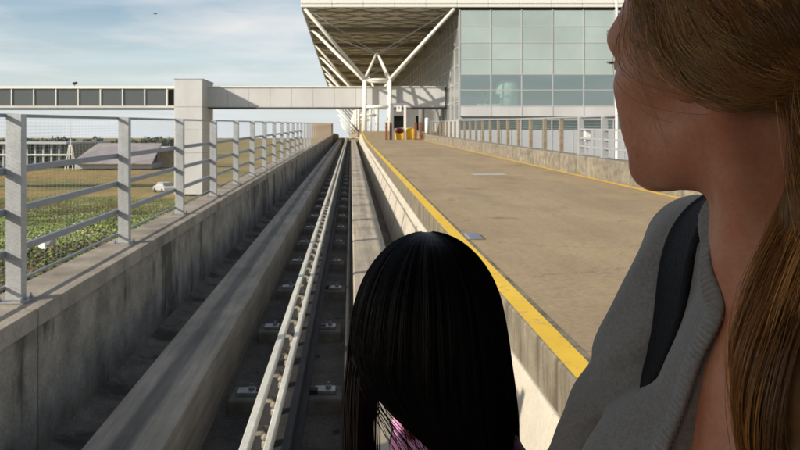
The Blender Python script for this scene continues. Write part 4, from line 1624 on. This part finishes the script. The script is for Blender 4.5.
def w_clothed(P, off=.011):
    d = smin(w_torso(P), w_arms(P) - .003, .008) - off
    # soft folds in the knit
    f = .0048 * np.sin(P[:, 2] * 55 + 3.5 * np.sin(P[:, 1] * 17 + 1.2) + P[:, 0] * 30) * np.clip((-P[:, 2] - .17) * 6, 0, 1)
    f += .002 * np.sin(P[:, 1] * 90 + P[:, 2] * 35)
    # creases at the inner elbow and under the arm
    a = np.exp(-((P - np.array((.275, .77, -.27))) ** 2).sum(1) / .004)
    f += .005 * a * np.sin((P[:, 2] * .8 - P[:, 0] * .6) * 170)
    return d + f


def w_cardigan(P):
    d = w_clothed(P)
    z = P[:, 2]
    op = np.maximum(P[:, 1] - far_edge(z), near_edge(z) - P[:, 1])       # inside the neckline when negative
    op = np.maximum(op, P[:, 0] - .40)
    nk = s_cone(P, NB + (-.004, 0, .0), HW.w((0, -.03, -.09)), .066, .075)
    op = smin(op, nk, .015)
    d = smax(d, -op, .007)
    cut = np.minimum(np.linalg.norm(P - RWr, axis=1), np.linalg.norm(P - LWr, axis=1)) - .05
    d = smax(d, -cut, .004)
    return smax(d, -.66 - z, .01)


v, q = surface(w_cardigan, (.0, .36, -.70), (.56, .92, -.02), .0046)
cardigan = np_mesh('cardigan', v, q, M['knit'], woman)
# ribbed edge along the far side of the neckline
edge = []
for z in np.linspace(-.062, -.34, 120):
    y = float(far_edge(z)) + .006
    p = hit(lambda Q: w_clothed(Q), (.10, y, z), (1, 0, 0), 0, .40)
    if p is not None: edge.append(p)
edge = np.array(edge)
ker = np.ones(9) / 9
for i in range(3):
    e2 = np.pad(edge[:, i], 4, mode='edge'); edge[:, i] = np.convolve(e2, ker, 'valid')
seglen = np.concatenate([[0], np.cumsum(np.linalg.norm(np.diff(edge, axis=0), axis=1))])
ns = int(seglen[-1] / .0009)
tt = np.linspace(0, seglen[-1], ns)
path = np.stack([np.interp(tt, seglen, edge[:, i]) for i in range(3)], 1)
tan = np.gradient(path, axis=0); tan /= np.linalg.norm(tan, axis=1)[:, None]
nrm = np.stack([(w_clothed(path + np.eye(3)[i] * .01) - w_clothed(path - np.eye(3)[i] * .01)) for i in range(3)], 1)
nrm -= tan * (nrm * tan).sum(1)[:, None]; nrm /= np.linalg.norm(nrm, axis=1)[:, None]
sd = np.cross(tan, nrm)
ring = []
for k in range(12):
    a = 2 * PI * k / 12
    rib = 1 + .30 * np.sin(tt / .0048 * 2 * PI + math.cos(a) * 1.2)
    ring.append(path + sd * (math.cos(a) * .0115) + nrm * (math.sin(a) * .0048 * rib)[:, None] + nrm * .0025)
ring = np.stack(ring, 1).reshape(-1, 3)
b_ = (np.arange(ns - 1) * 12)[:, None]
kk = np.arange(12)[None]
Q = np.stack([b_ + kk, b_ + (kk + 1) % 12, b_ + 12 + (kk + 1) % 12, b_ + 12 + kk], -1).reshape(-1, 4)
np_mesh('ribbed_edge', ring, Q, M['knit'], cardigan)

# trousers and shoes
def w_trousers(P):
    d = smin(w_legs(P), s_ell(P, (.40, .645, -.62), (.125, .175, .105)), .05) - .009
    d = smin(d, w_torso(P) - .006, .01)
    d = smax(d, P[:, 2] + .585 + 0 * d, .01)
    return smax(d, -1.02 - P[:, 2], .006)
v, q = surface(w_trousers, (-.16, .40, -1.05), (.56, .90, -.50), .009)
np_mesh('trousers', v, q, M['denim'], woman)
for y1 in (.545, .745):
    def shoe(P, y1=y1):
        d = s_cone(P, (-.04, y1, -1.06), (-.20, y1, -1.085), .047, .036)
        d = smin(d, s_cone(P, (-.045, y1, -1.0), (-.045, y1, -1.06), .045, .045), .02)
        return smax(d, FLOOR_Z + .002 - P[:, 2], .004)
    v, q = surface(shoe, (-.28, y1 - .08, FLOOR_Z - .01), (.06, y1 + .08, -.93), .008)
    np_mesh('shoe', v, q, M['shoe'], woman)
# eyes
for s in (-1, 1):
    e = MB()
    bm_ = bmesh.new(); bmesh.ops.create_uvsphere(bm_, u_segments=20, v_segments=14, radius=.0118)
    mm = Matrix.Translation(Vector(HW.w((s * .032 * HK, .0758 * HK, 0))))
    me = bpy.data.meshes.new('eye'); bm_.transform(mm); bm_.to_mesh(me); bm_.free()
    for p in me.polygons: p.use_smooth = True
    me.materials.append(M['eye_white']); o = bpy.data.objects.new('eye', me); col.objects.link(o); o.parent = woman
    bm_ = bmesh.new(); bmesh.ops.create_uvsphere(bm_, u_segments=16, v_segments=10, radius=.0062)
    bm_.transform(Matrix.Translation(Vector(HW.w((s * .032 * HK, .0825 * HK, 0)))))
    me = bpy.data.meshes.new('iris'); bm_.to_mesh(me); bm_.free()
    for p in me.polygons: p.use_smooth = True
    me.materials.append(M['iris']); o2 = bpy.data.objects.new('iris', me); col.objects.link(o2); o2.parent = o
# lashes and eyebrows
for s in (-1, 1):
    pa = []
    for i in range(26):
        u = -1 + 2 * i / 25
        p0 = np.array((s * .032 + .0125 * u, .0862 - .006 * u * u, .0035 - .003 * u * u))
        pa.append(HW.wa(np.array([p0 + np.array((.003 * u * t + s * .001 * t, .0058 * t, -.0012 * t + .003 * t * t)) for t in np.linspace(0, 1, 6)]) * HK))
    strands('eyelashes', np.array(pa), .00014, M['hair_base_k'], woman, np.full((len(pa), 3), .02))
    pa = []
    for i in range(90):
        u = random.random()
        x = s * (.014 + .034 * u)
        ph = hit(lambda Q: head_sdf(Q), (x, .15, .024 + .006 * math.sin(u * 2.6) + random.uniform(-.002, .002)), (0, -1, 0), 0, .12)
        if ph is None: continue
        pa.append(HW.wa(np.array([ph + np.array((s * .008 * t, .0005 - .0045 * t * u, .001 * t)) for t in np.linspace(0, 1, 5)]) * HK))
    strands('eyebrow', np.array(pa), .0002, M['hair_base_b'], woman, np.full((len(pa), 3), .05))

# hair: a mass under the strands, strands swept back to the nape, a long lock over the near shoulder
def hairline(L):
    return L[:, 1] - (-.044 + .80 * L[:, 2] + .008 * np.sin(L[:, 2] * 60))


def widen(z):
    return 1 + .64 * np.clip((.035 - z) / .075, 0, 1)


def w_hair(P):
    L = HW.loc(P) / HK
    L[:, 0] /= widen(L[:, 2])
    d = s_ell(L, (0, -.022, .038), (.0815, .099, .0865))
    d = smax(d, hairline(L), .012)
    d = smax(d, -.050 - L[:, 2] - .12 * np.clip(-L[:, 1] - .03, 0, .1) + .5 * np.clip(L[:, 1] - .002, 0, .1), .012)
    lk = s_cone(P, TAIL[0], TAIL[1], .030, .030)
    for a, b in zip(TAIL[1:-1], TAIL[2:]):
        lk = smin(lk, s_cone(P, a, b, .026, .024), .02)
    return smin(d, lk, .03)


TAIL = [np.array(p) for p in ((.410, .596, .020), (.385, .585, -.01), (.358, .570, -.06), (.342, .556, -.12), (.332, .547, -.18), (.325, .542, -.25), (.322, .54, -.34), (.320, .54, -.44))]
v, q = surface(w_hair, (.15, .44, -.50), (.53, .90, .20), .005)
hair = np_mesh('hair', v, q, M['hair_base_b'], woman)

def blond(n, lo=.0, hi=1.0):
    pal = np.array([(.10, .052, .018), (.20, .11, .038), (.34, .195, .065), (.50, .31, .11), (.66, .45, .19)])
    w = RNG.choice(5, n, p=[.18, .27, .27, .18, .10])
    return pal[w] * np.array((1.25, .98, .80)) * RNG.uniform(.8, 1.2, (n, 1))


SC = np.array((0, -.022, .038)); SR = np.array((.0835, .101, .0885))
G = (np.array((-.012, -.118, -.040)) - SC) / SR; G /= np.linalg.norm(G)
paths, tints = [], []
K = 22
nclump = 420
for c in range(nclump):
    for tries in range(60):
        u = RNG.normal(0, 1, 3); u /= np.linalg.norm(u)
        p = SC + u * SR
        hl = p[1] - (-.044 + .80 * p[2])
        if -.085 < hl < .012 and p[2] > -.045 and (hl > -.04 or RNG.random() < .5): break
    if c % 5 == 0:                                         # locks drawn from the temple down over the ear
        for tries in range(400):
            u = RNG.normal(0, 1, 3); u[0] = -abs(u[0]) * (1 if c % 10 == 0 else -1); u /= np.linalg.norm(u)
            p = SC + u * SR
            if -.03 < p[1] < .034 and -.01 < p[2] < .055 and p[1] - (-.044 + .80 * p[2]) < .02: break
    ct = blond(1)[0] * (1 + .5 * math.sin(7 * u[2] + 3 * u[1] + 1)) if RNG.random() < .5 else np.array((.42, .19, .055)) * (1 + .6 * math.sin(9 * u[2] + 5 * u[1] + 1) + .3 * math.sin(23 * u[2] - 11 * u[1]))
    if hl > -.012: ct = np.array((.44, .27, .11)) * RNG.uniform(.6, 1.2)
    wav = RNG.uniform(.003, .010); ph = RNG.uniform(0, 6); fr = RNG.uniform(1.0, 2.2)
    lift = RNG.uniform(1.0, 1.05)
    sag = RNG.uniform(.012, .034) if c % 5 == 0 else RNG.uniform(.0, .022)
    for s_ in range(38):
        uu = u + RNG.normal(0, .055, 3); uu /= np.linalg.norm(uu)
        gg = G + RNG.normal(0, .07, 3); gg /= np.linalg.norm(gg)
        om = math.acos(np.clip(uu @ gg, -1, 1)) + 1e-6
        t = np.linspace(0, 1, K)
        dirs = (np.sin((1 - t) * om)[:, None] * uu + np.sin(t * om)[:, None] * gg) / math.sin(om)
        L = SC + dirs * SR * (lift + .02 * np.sin(t * PI) + RNG.uniform(-.012, .012))[..., None] if False else SC + dirs * SR * (lift + .025 * np.sin(t * PI) + RNG.uniform(-.012, .014))[:, None]
        L[:, 2] -= sag * np.sin(t * PI) ** 1.5
        L[:, 2] += wav * np.sin(t * PI * fr + ph) * np.sin(t * PI)
        L[:, 0] *= widen(L[:, 2])
        paths.append(HW.wa(L * HK)); tints.append(ct * RNG.uniform(.85, 1.18))
strands('hair_strands', np.array(paths), RNG.uniform(.00016, .00034, len(paths)), M['hair_attr'], hair, np.array(tints))
# the long lock
tl_ = np.array(TAIL)
tq = np.linspace(0, len(TAIL) - 1, 34)
cpath = np.stack([np.interp(tq, np.arange(len(TAIL)), tl_[:, i]) for i in range(3)], 1)
for i in range(3):
    cpath[:, i] = np.convolve(np.pad(cpath[:, i], 3, mode='edge'), np.ones(7) / 7, 'valid')
paths, tints = [], []
tt_ = np.linspace(0, 1, 34)
for c in range(150):
    ct = blond(1)[0]
    a = RNG.uniform(0, 2 * PI); r = .040 * math.sqrt(RNG.random())
    off = np.array((math.cos(a) * r * 1.0, math.sin(a) * r * .75, 0))
    wv = RNG.uniform(.005, .014); ph = off[0] * 55 + off[1] * 40 + RNG.normal(0, .5); fr = 4.4 + off[0] * 15
    for s_ in range(40):
        o_ = off + RNG.normal(0, .0035, 3)
        grow = np.interp(tt_, [0, .15, .5, 1], [.55, .8, 1.0, 1.0])[:, None]
        p = cpath + o_ * grow
        p[:, 0] += wv * np.sin(tt_ * fr * PI + ph) * grow[:, 0]
        p[:, 1] += wv * .6 * np.cos(tt_ * fr * PI + ph * 1.3) * grow[:, 0]
        paths.append(p); tints.append(ct * RNG.uniform(.88, 1.14))
strands('hair_lock', np.array(paths), RNG.uniform(.00018, .00036, len(paths)), M['hair_attr'], hair, np.array(tints))
# loose wisps lying close over the temple, cheek and neck
paths, tints = [], []
def on_face(yz, off):
    h_ = hit(lambda Q: head_sdf(Q), (-.16, yz[0], yz[1]), (1, 0, 0), 0, .16)
    return None if h_ is None else h_ + np.array((-off, 0, 0))
for c in range(190):
    if c < 14:
        a = np.array((RNG.uniform(.035, .062), RNG.uniform(.02, .05))); b = np.array((RNG.uniform(-.005, .03), RNG.uniform(-.085, -.03)))
    else:
        a = np.array((RNG.uniform(.01, .05), RNG.uniform(.0, .07))); b = np.array((RNG.uniform(-.055, -.005), RNG.uniform(-.045, .01)))
    m_ = (a + b) / 2 + RNG.normal(0, .010, 2)
    off = RNG.uniform(.0015, .005)
    pts = [on_face((1 - t) ** 2 * a + 2 * t * (1 - t) * m_ + t * t * b, off + .004 * math.sin(t * PI)) for t in np.linspace(0, 1, 16)]
    if any(x is None for x in pts): continue
    pts = np.array(pts)
    for i in range(3): pts[:, i] = np.convolve(np.pad(pts[:, i], 2, mode='edge'), np.ones(5) / 5, 'valid')
    paths.append(HW.wa(pts * HK)); tints.append(np.array((.55, .36, .15)) * RNG.uniform(.6, 1.3))
strands('loose_wisps', np.array(paths), .00024, M['hair_attr'], hair, np.array(tints))
paths, tints = [], []
for c in range(60):
    st_ = HW.w(np.array((-.066 + RNG.normal(0, .006), RNG.uniform(-.105, -.075), RNG.uniform(-.05, -.02))) * HK)
    k_i = RNG.uniform(1.5, 3.0)
    tg = np.array([np.interp(k_i, np.arange(len(TAIL)), [tp[i] for tp in TAIL]) for i in range(3)]) + RNG.normal(0, .014, 3)
    t = np.linspace(0, 1, 20)[:, None]
    mid = (st_ + tg) / 2 + np.array((-.008, -.012, -.012)) + RNG.normal(0, .007, 3)
    L = (1 - t) ** 2 * st_ + 2 * t * (1 - t) * mid + t * t * tg
    paths.append(L); tints.append(blond(1)[0])
strands('neck_wisps', np.array(paths), .00026, M['hair_attr'], hair, np.array(tints))

# shoulder bag: the strap lies over the far shoulder, the bag behind her back
sb = thing('shoulder_bag', 'black bag whose wide strap crosses the shoulder of the grey cardigan', 'bag', (.52, .79, -.69))
def w_strapbed(P):
    return smin(w_torso(P), s_cone(P, RS, RS + .55 * (RE - RS), .0610, .0545), .03) - .0145


sp_ = []
for i in range(64):
    a = math.radians(-35 + 262 * i / 63)                     # from behind, over the top, down the front
    yy = .732 + .020 * max(0, (i - 36) / 27)
    c_ = np.array((.395, yy, -.205))
    d_ = np.array((math.cos(a), 0, math.sin(a)))
    p = hit(lambda Q: w_strapbed(Q), c_ + d_ * .40, -d_, 0, .40, 300)
    if p is not None and (math.cos(a) > -.2 or p[2] > -.268): sp_.append(p)
sp_ = np.array(sp_)
for i in range(3):
    sp_[:, i] = np.convolve(np.pad(sp_[:, i], 3, mode='edge'), np.ones(7) / 7, 'valid')
tan = np.gradient(sp_, axis=0); tan /= np.linalg.norm(tan, axis=1)[:, None]
nrm = np.stack([(w_strapbed(sp_ + np.eye(3)[i] * .012) - w_strapbed(sp_ - np.eye(3)[i] * .012)) for i in range(3)], 1)
nrm -= tan * (nrm * tan).sum(1)[:, None]; nrm /= np.linalg.norm(nrm, axis=1)[:, None] + 1e-9
sd = np.cross(tan, nrm)
prof = [(-.028, 0), (-.027, .005), (-.023, .0072), (-.0195, .0052), (0, .0062), (.0195, .0052), (.023, .0072), (.027, .005), (.028, 0), (.0, -.003)]
wd = (1 - .8 * np.clip((np.arange(len(sp_)) - (len(sp_) - 20)) / 19, 0, 1) ** 1.4)[:, None]
sgn_ = 1 if sd[len(sp_) // 2][1] < 0 else -1
ring = np.stack([sp_ + sd * (a * wd + sgn_ * .020 * (1 - wd)) + nrm * (b - .0005) for a, b in prof], 1).reshape(-1, 3)
tuck = .022 * np.clip((np.arange(len(sp_)) - (len(sp_) - 6)) / 5, 0, 1) ** 1.5
ring = (ring.reshape(len(sp_), len(prof), 3) - nrm[:, None, :] * tuck[:, None, None]).reshape(-1, 3)
n_ = len(prof)
b_ = (np.arange(len(sp_) - 1) * n_)[:, None]; kk = np.arange(n_)[None]
np_mesh('strap', ring, np.stack([b_ + kk, b_ + (kk + 1) % n_, b_ + n_ + (kk + 1) % n_, b_ + n_ + kk], -1).reshape(-1, 4), M['strap'], sb)
def bag_f(P):
    return s_ell(P, (.60, .84, -.47), (.085, .14, .20)) + .002 * np.sin(P[:, 2] * 60)
v, q = surface(bag_f, (.48, .66, -.70), (.72, 1.02, -.24), .012)
np_mesh('bag_body', v, q, M['strap'], sb)

# ================================================================== the girl
HG = Frame((.099, .968, -.236), (-.10, 1, 0), pitch=-.16)
GK = .86
GN = np.array((.112, .93, -.345))
GRS, GLS = np.array((.166, .915, -.395)), np.array((.104, 1.00, -.40))


def g_torso(P):
    d = s_ell(P, (.14, .955, -.50), (.092, .075, .125))
    d = smin(d, s_ell(P, (.14, .96, -.62), (.088, .078, .085)), .05)
    d = smin(d, s_cone(P, GN, GRS, .034, .034), .03)
    d = smin(d, s_cone(P, GN, GLS, .034, .034), .03)
    return d


def g_arms(P):
    d = s_cone(P, GRS, (.19, .96, -.54), .034, .028)
    d = smin(d, s_cone(P, (.19, .96, -.54), (.22, 1.10, -.60), .028, .020), .015)
    d2 = s_cone(P, GLS, (.075, 1.05, -.55), .034, .028)
    d2 = smin(d2, s_cone(P, (.075, 1.05, -.55), (.09, 1.13, -.60), .028, .020), .015)
    return np.minimum(d, d2)


def g_legs(P):
    d = None
    for x in (.10, .185):
        k = s_cone(P, (x, .96, -.66), (x, .965, -.87), .052, .038)
        k = smin(k, s_cone(P, (x, .965, -.87), (x, .955, -1.07), .038, .027), .02)
        k = smin(k, s_cone(P, (x, .95, -1.085), (x, 1.06, -1.097), .027, .02), .02)
        d = k if d is None else np.minimum(d, k)
    return d


def g_body(P):
    d = smin(g_torso(P), g_arms(P), .025)
    d = smin(d, g_legs(P), .03)
    d = smin(d, s_cone(P, HG.w((0, -.02, -.06)), GN, .036, .038), .02)
    d = smin(d, head_sdf(HG.loc(P), GK), .015)
    d = smin(d, hand_sdf(P, (.22, 1.10, -.60), (-.3, .9, .1), (0, 0, 1), (-1, -.2, 0), .62), .01)
    d = smin(d, hand_sdf(P, (.09, 1.13, -.60), (.3, .9, .1), (0, 0, 1), (1, -.2, 0), .62), .01)
    return d


v, q = surface(g_body, (-.02, .80, FLOOR_Z - .01), (.32, 1.26, -.10), .0052)
girl = np_mesh('person', v, q, M['skin'])
tag(girl, 'small girl with long straight black hair seen from behind', 'person')


def g_shirt(P):
    d = smin(g_torso(P), g_arms(P), .025) - .009
    d = d + .002 * np.sin(P[:, 2] * 90 + 4 * np.sin(P[:, 0] * 40))
    d = smax(d, -(s_cone(P, GN + (0, 0, -.01), HG.w((0, -.02, -.07)), .046, .05)), .006)
    cut = np.minimum(np.linalg.norm(P - np.array((.22, 1.10, -.60)), axis=1), np.linalg.norm(P - np.array((.09, 1.13, -.60)), axis=1)) - .035
    d = smax(d, -cut, .004)
    return smax(d, -.69 - P[:, 2], .01)


v, q = surface(g_shirt, (-.02, .82, -.72), (.33, 1.16, -.30), .0055)
shirt = np_mesh('shirt', v, q, M['purple'], girl)
e = MB()
pts = []
for k in range(41):
    a = 2 * PI * k / 40
    pts.append((GN[0] - .002 + .050 * math.cos(a) * (1 + .06 * math.sin(9 * a)), GN[1] + .003 + .046 * math.sin(a) * (1 + .06 * math.sin(9 * a)), GN[2] - .018 + .008 * math.sin(a) + .004 * math.sin(11 * a)))
e.tube(pts, .0075, 8)
e.build('collar', M['pink'], shirt, True)
def g_trousers(P):
    d = smin(g_legs(P), s_ell(P, (.14, .96, -.63), (.088, .078, .08)), .03) - .008
    d = smax(d, P[:, 2] + .665, .01)
    return smax(d, -1.06 - P[:, 2], .006)
v, q = surface(g_trousers, (.02, .86, -1.09), (.28, 1.08, -.60), .008)
np_mesh('trousers', v, q, M['denim'], girl)
for x in (.10, .185):
    def shoe(P, x=x):
        d = s_cone(P, (x, .945, -1.085), (x, 1.065, -1.095), .036, .028)
        return smax(d, FLOOR_Z + .002 - P[:, 2], .004)
    v, q = surface(shoe, (x - .06, .88, FLOOR_Z - .01), (x + .06, 1.13, -1.03), .007)
    np_mesh('shoe', v, q, M['shoe'], girl)
for s in (-1, 1):
    bm_ = bmesh.new(); bmesh.ops.create_uvsphere(bm_, u_segments=16, v_segments=10, radius=.0105)
    bm_.transform(Matrix.Translation(Vector(HG.w((s * .0275, .0652, 0)))))
    me = bpy.data.meshes.new('eye'); bm_.to_mesh(me); bm_.free()
    for p in me.polygons: p.use_smooth = True
    me.materials.append(M['eye_white']); o = bpy.data.objects.new('eye', me); col.objects.link(o); o.parent = girl

# hair silhouette: half width against height
_d = .13 * np.linspace(0, 1, 40) ** 2
HZ = np.concatenate([-.119 - _d, [-.289, -.340, -.392, -.46, -.54]])
HA = np.concatenate([.098 * np.sqrt(1 - (1 - _d / .13) ** 2), [.105, .110, .111, .110, .106]])
HCX, HCY = .0965, .955


def half_w(z):
    return np.interp(-z, -HZ, HA)


def theta_left(z):                 # where the main fall of hair ends on its left side (0 = towards the back of the head)
    return np.interp(-z, [.265, .285, .318, .348, .382, .42, .52], np.radians([-80, -62, -34, 2, 26, 34, 40]))


# inner mass: closed skin under the strands
nt_, nz2 = 48, 40
zs = np.concatenate([[-.11901, -.1196, -.121, -.1235], np.linspace(-.126, -.20, 14), np.linspace(-.21, -.53, 28)])
vv_, qq = [], []
for z in zs:
    lo_ = max(math.radians(-132) if z > -.29 else float(theta_left(z)) + .12, math.radians(-132))
    hi_ = math.radians(126)
    for k in range(nt_):
        th = lo_ + (hi_ - lo_) * k / (nt_ - 1)
        a_ = float(half_w(z)) * .93
        vv_.append((HCX + a_ * math.sin(th), HCY - a_ * (1.13 if math.cos(th) > 0 else .98) * math.cos(th), z - .0012 - .30 * max(0, -.98 * a_ * math.cos(th)) * min(1, max(0, (z + .25) / .1))))
for i in range(len(zs) - 1):
    for k in range(nt_ - 1):
        qq.append((i * nt_ + k, i * nt_ + k + 1, (i + 1) * nt_ + k + 1, (i + 1) * nt_ + k))
nv = len(vv_)
vv2 = [(HCX + (x - HCX) * .9, HCY + (y - HCY) * .9, z - .006) for x, y, z in vv_]
qq2 = [tuple(i + nv for i in reversed(f)) for f in qq]
ghair = np_mesh('hair', np.array(vv_ + vv2), np.array(qq + qq2), M['hair_base_k'], girl)


def g_strands(n, th0, th1, mode, zend=(-.56, -.47), K=26):
    out = []
    for i in range(n):
        t0 = RNG.uniform(th0, th1)
        ze = RNG.uniform(*zend)
        rs = RNG.uniform(.94, 1.008) * (1 + .022 * math.sin(t0 * 31 + 2 * math.sin(t0 * 13)))
        if mode == 'curtain':
            rs = RNG.uniform(.80, 1.0)
        u = np.linspace(0, 1, K)
        z = -.1195 - (abs(ze) - .1195) * (u ** 1.9)
        a_ = half_w(z) * rs
        a_ = np.maximum(a_, .0005 + .003 * RNG.random())
        cl = math.floor(t0 * 22); hsh = math.sin(cl * 12.9898) * 43758.5453; hsh -= math.floor(hsh)
        th = np.full(K, t0) + RNG.normal(0, .015) + .05 * np.sin(u * (2 + 4 * hsh) + hsh * 40) * u + ((cl + .5) / 22 - t0) * .55 * np.clip(u * 1.3 - .3, 0, 1)
        if RNG.random() < .035: rs *= RNG.uniform(1.01, 1.06)
        if mode == 'main':
            lim = theta_left(z) + RNG.exponential(.24)
            th = np.where(th < lim, th + (lim - th) * .97, th)
        if mode == 'wisp':
            lim = theta_left(z) - RNG.uniform(.05, .75)
            th = np.where(th < lim, lim, th)
        bl = np.clip((-z - .26) / .15, 0, 1)
        x = HCX + a_ * np.sin(th) + RNG.normal(0, .002) * bl
        y = HCY - a_ * np.where(np.cos(th) > 0, 1.13, .98) * np.cos(th)
        for arr in (x, y):
            arr[5:] = np.convolve(np.pad(arr, 2, mode='edge'), np.ones(5) / 5, 'valid')[5:]
        z = z - .30 * np.maximum(0, y - HCY) * np.clip((z + .25) / .1, 0, 1)
        out.append(np.stack([x, y, z], 1))
    return out


ps = g_strands(5200, math.radians(-100), math.radians(128), 'main') + g_strands(1100, math.radians(-140), math.radians(-97), 'curtain') + g_strands(900, math.radians(124), math.radians(236), 'cap', (-.185, -.165)) + g_strands(46, math.radians(-70), math.radians(20), 'wisp') \
    + g_strands(60, math.radians(80), math.radians(135), 'curtain')
tint = np.array((.0052, .0042, .0038)) * RNG.uniform(.5, 2.0, (len(ps), 1))
strands('hair_strands', np.array(ps), RNG.uniform(.0003, .00065, len(ps)), M['hair_attr_k'], ghair, tint)

# ================================================================== the shuttle car they ride in
WX0, WX1, GY_ = -1.98, .80, 1.32
sc_ = thing('shuttle_car', 'automatic shuttle car with a wide windscreen, seen from inside', 'train car', (-.6, -1, FLOOR_Z))
L_ = M['cab_grey']
e = MB(); e.box(-2.05, .88, -4.0, 1.40, FLOOR_Z - .14, FLOOR_Z); e.build('floor_panel', M['cab_floor'], sc_)
e = MB(); e.box(-2.05, .88, -4.0, 1.40, 1.12, 1.22); e.build('ceiling_panel', L_, sc_)
e = MB(); e.box(.82, .88, -4.0, 1.40, FLOOR_Z + .002, 1.118); e.build('side_panel', L_, sc_)
e = MB()
e.box(-2.05, -1.99, -4.0, 1.40, FLOOR_Z + .002, -.28); e.box(-2.05, -1.99, -4.0, 1.40, .74, 1.118)
for a, b in ((-4.0, -3.7), (-2.2, -2.0), (-.5, -.3), (1.18, 1.40)): e.box(-2.05, -1.99, a, b, -.279, .739)
e.build('side_panel', L_, sc_)
for a, b in ((-3.7, -2.2), (-2.0, -.5), (-.3, 1.18)):
    e = MB(); e.box(-2.024, -2.018, a + .002, b - .002, -.278, .738); e.build('side_window', M['windscreen'], sc_)  # unseen side windows, added to bring more light into the cabin
e = MB()
e.box(-1.988, .818, -4.0, -3.94, FLOOR_Z + .002, -.4); e.box(-1.988, .818, -4.0, -3.94, .85, 1.118)
e.box(-1.988, -1.2, -4.0, -3.94, -.399, .849); e.box(-.2, .818, -4.0, -3.94, -.399, .849); e.build('end_panel', L_, sc_)
e = MB(); e.box(-1.198, -.202, -3.973, -3.967, -.397, .847); e.build('rear_window', M['windscreen'], sc_)  # unseen window behind the camera, also added to brighten the cabin
e = MB(); e.box(-1.988, .818, 1.30, 1.38, FLOOR_Z + .002, -.66); e.build('front_panel', L_, sc_, bevel=.01)
e = MB(); e.box(-1.988, .818, 1.30, 1.38, .98, 1.118); e.build('header_panel', L_, sc_)
e = MB(); e.box(-1.98, .81, 1.335, 1.341, -.655, .975); e.build('windscreen', M['windscreen'], sc_)
bs = thing('bench_seat', 'padded bench along the side of the shuttle car', 'bench', (.5, .0, FLOOR_Z))
e = MB(); e.box(.22, .80, -1.2, 1.0, -.80, -.722); e.build('seat', M['seat_blue'], bs, bevel=.03)
e = MB(); e.box(.30, .80, -1.15, .95, FLOOR_Z + .002, -.803); e.build('seat_base', L_, bs)
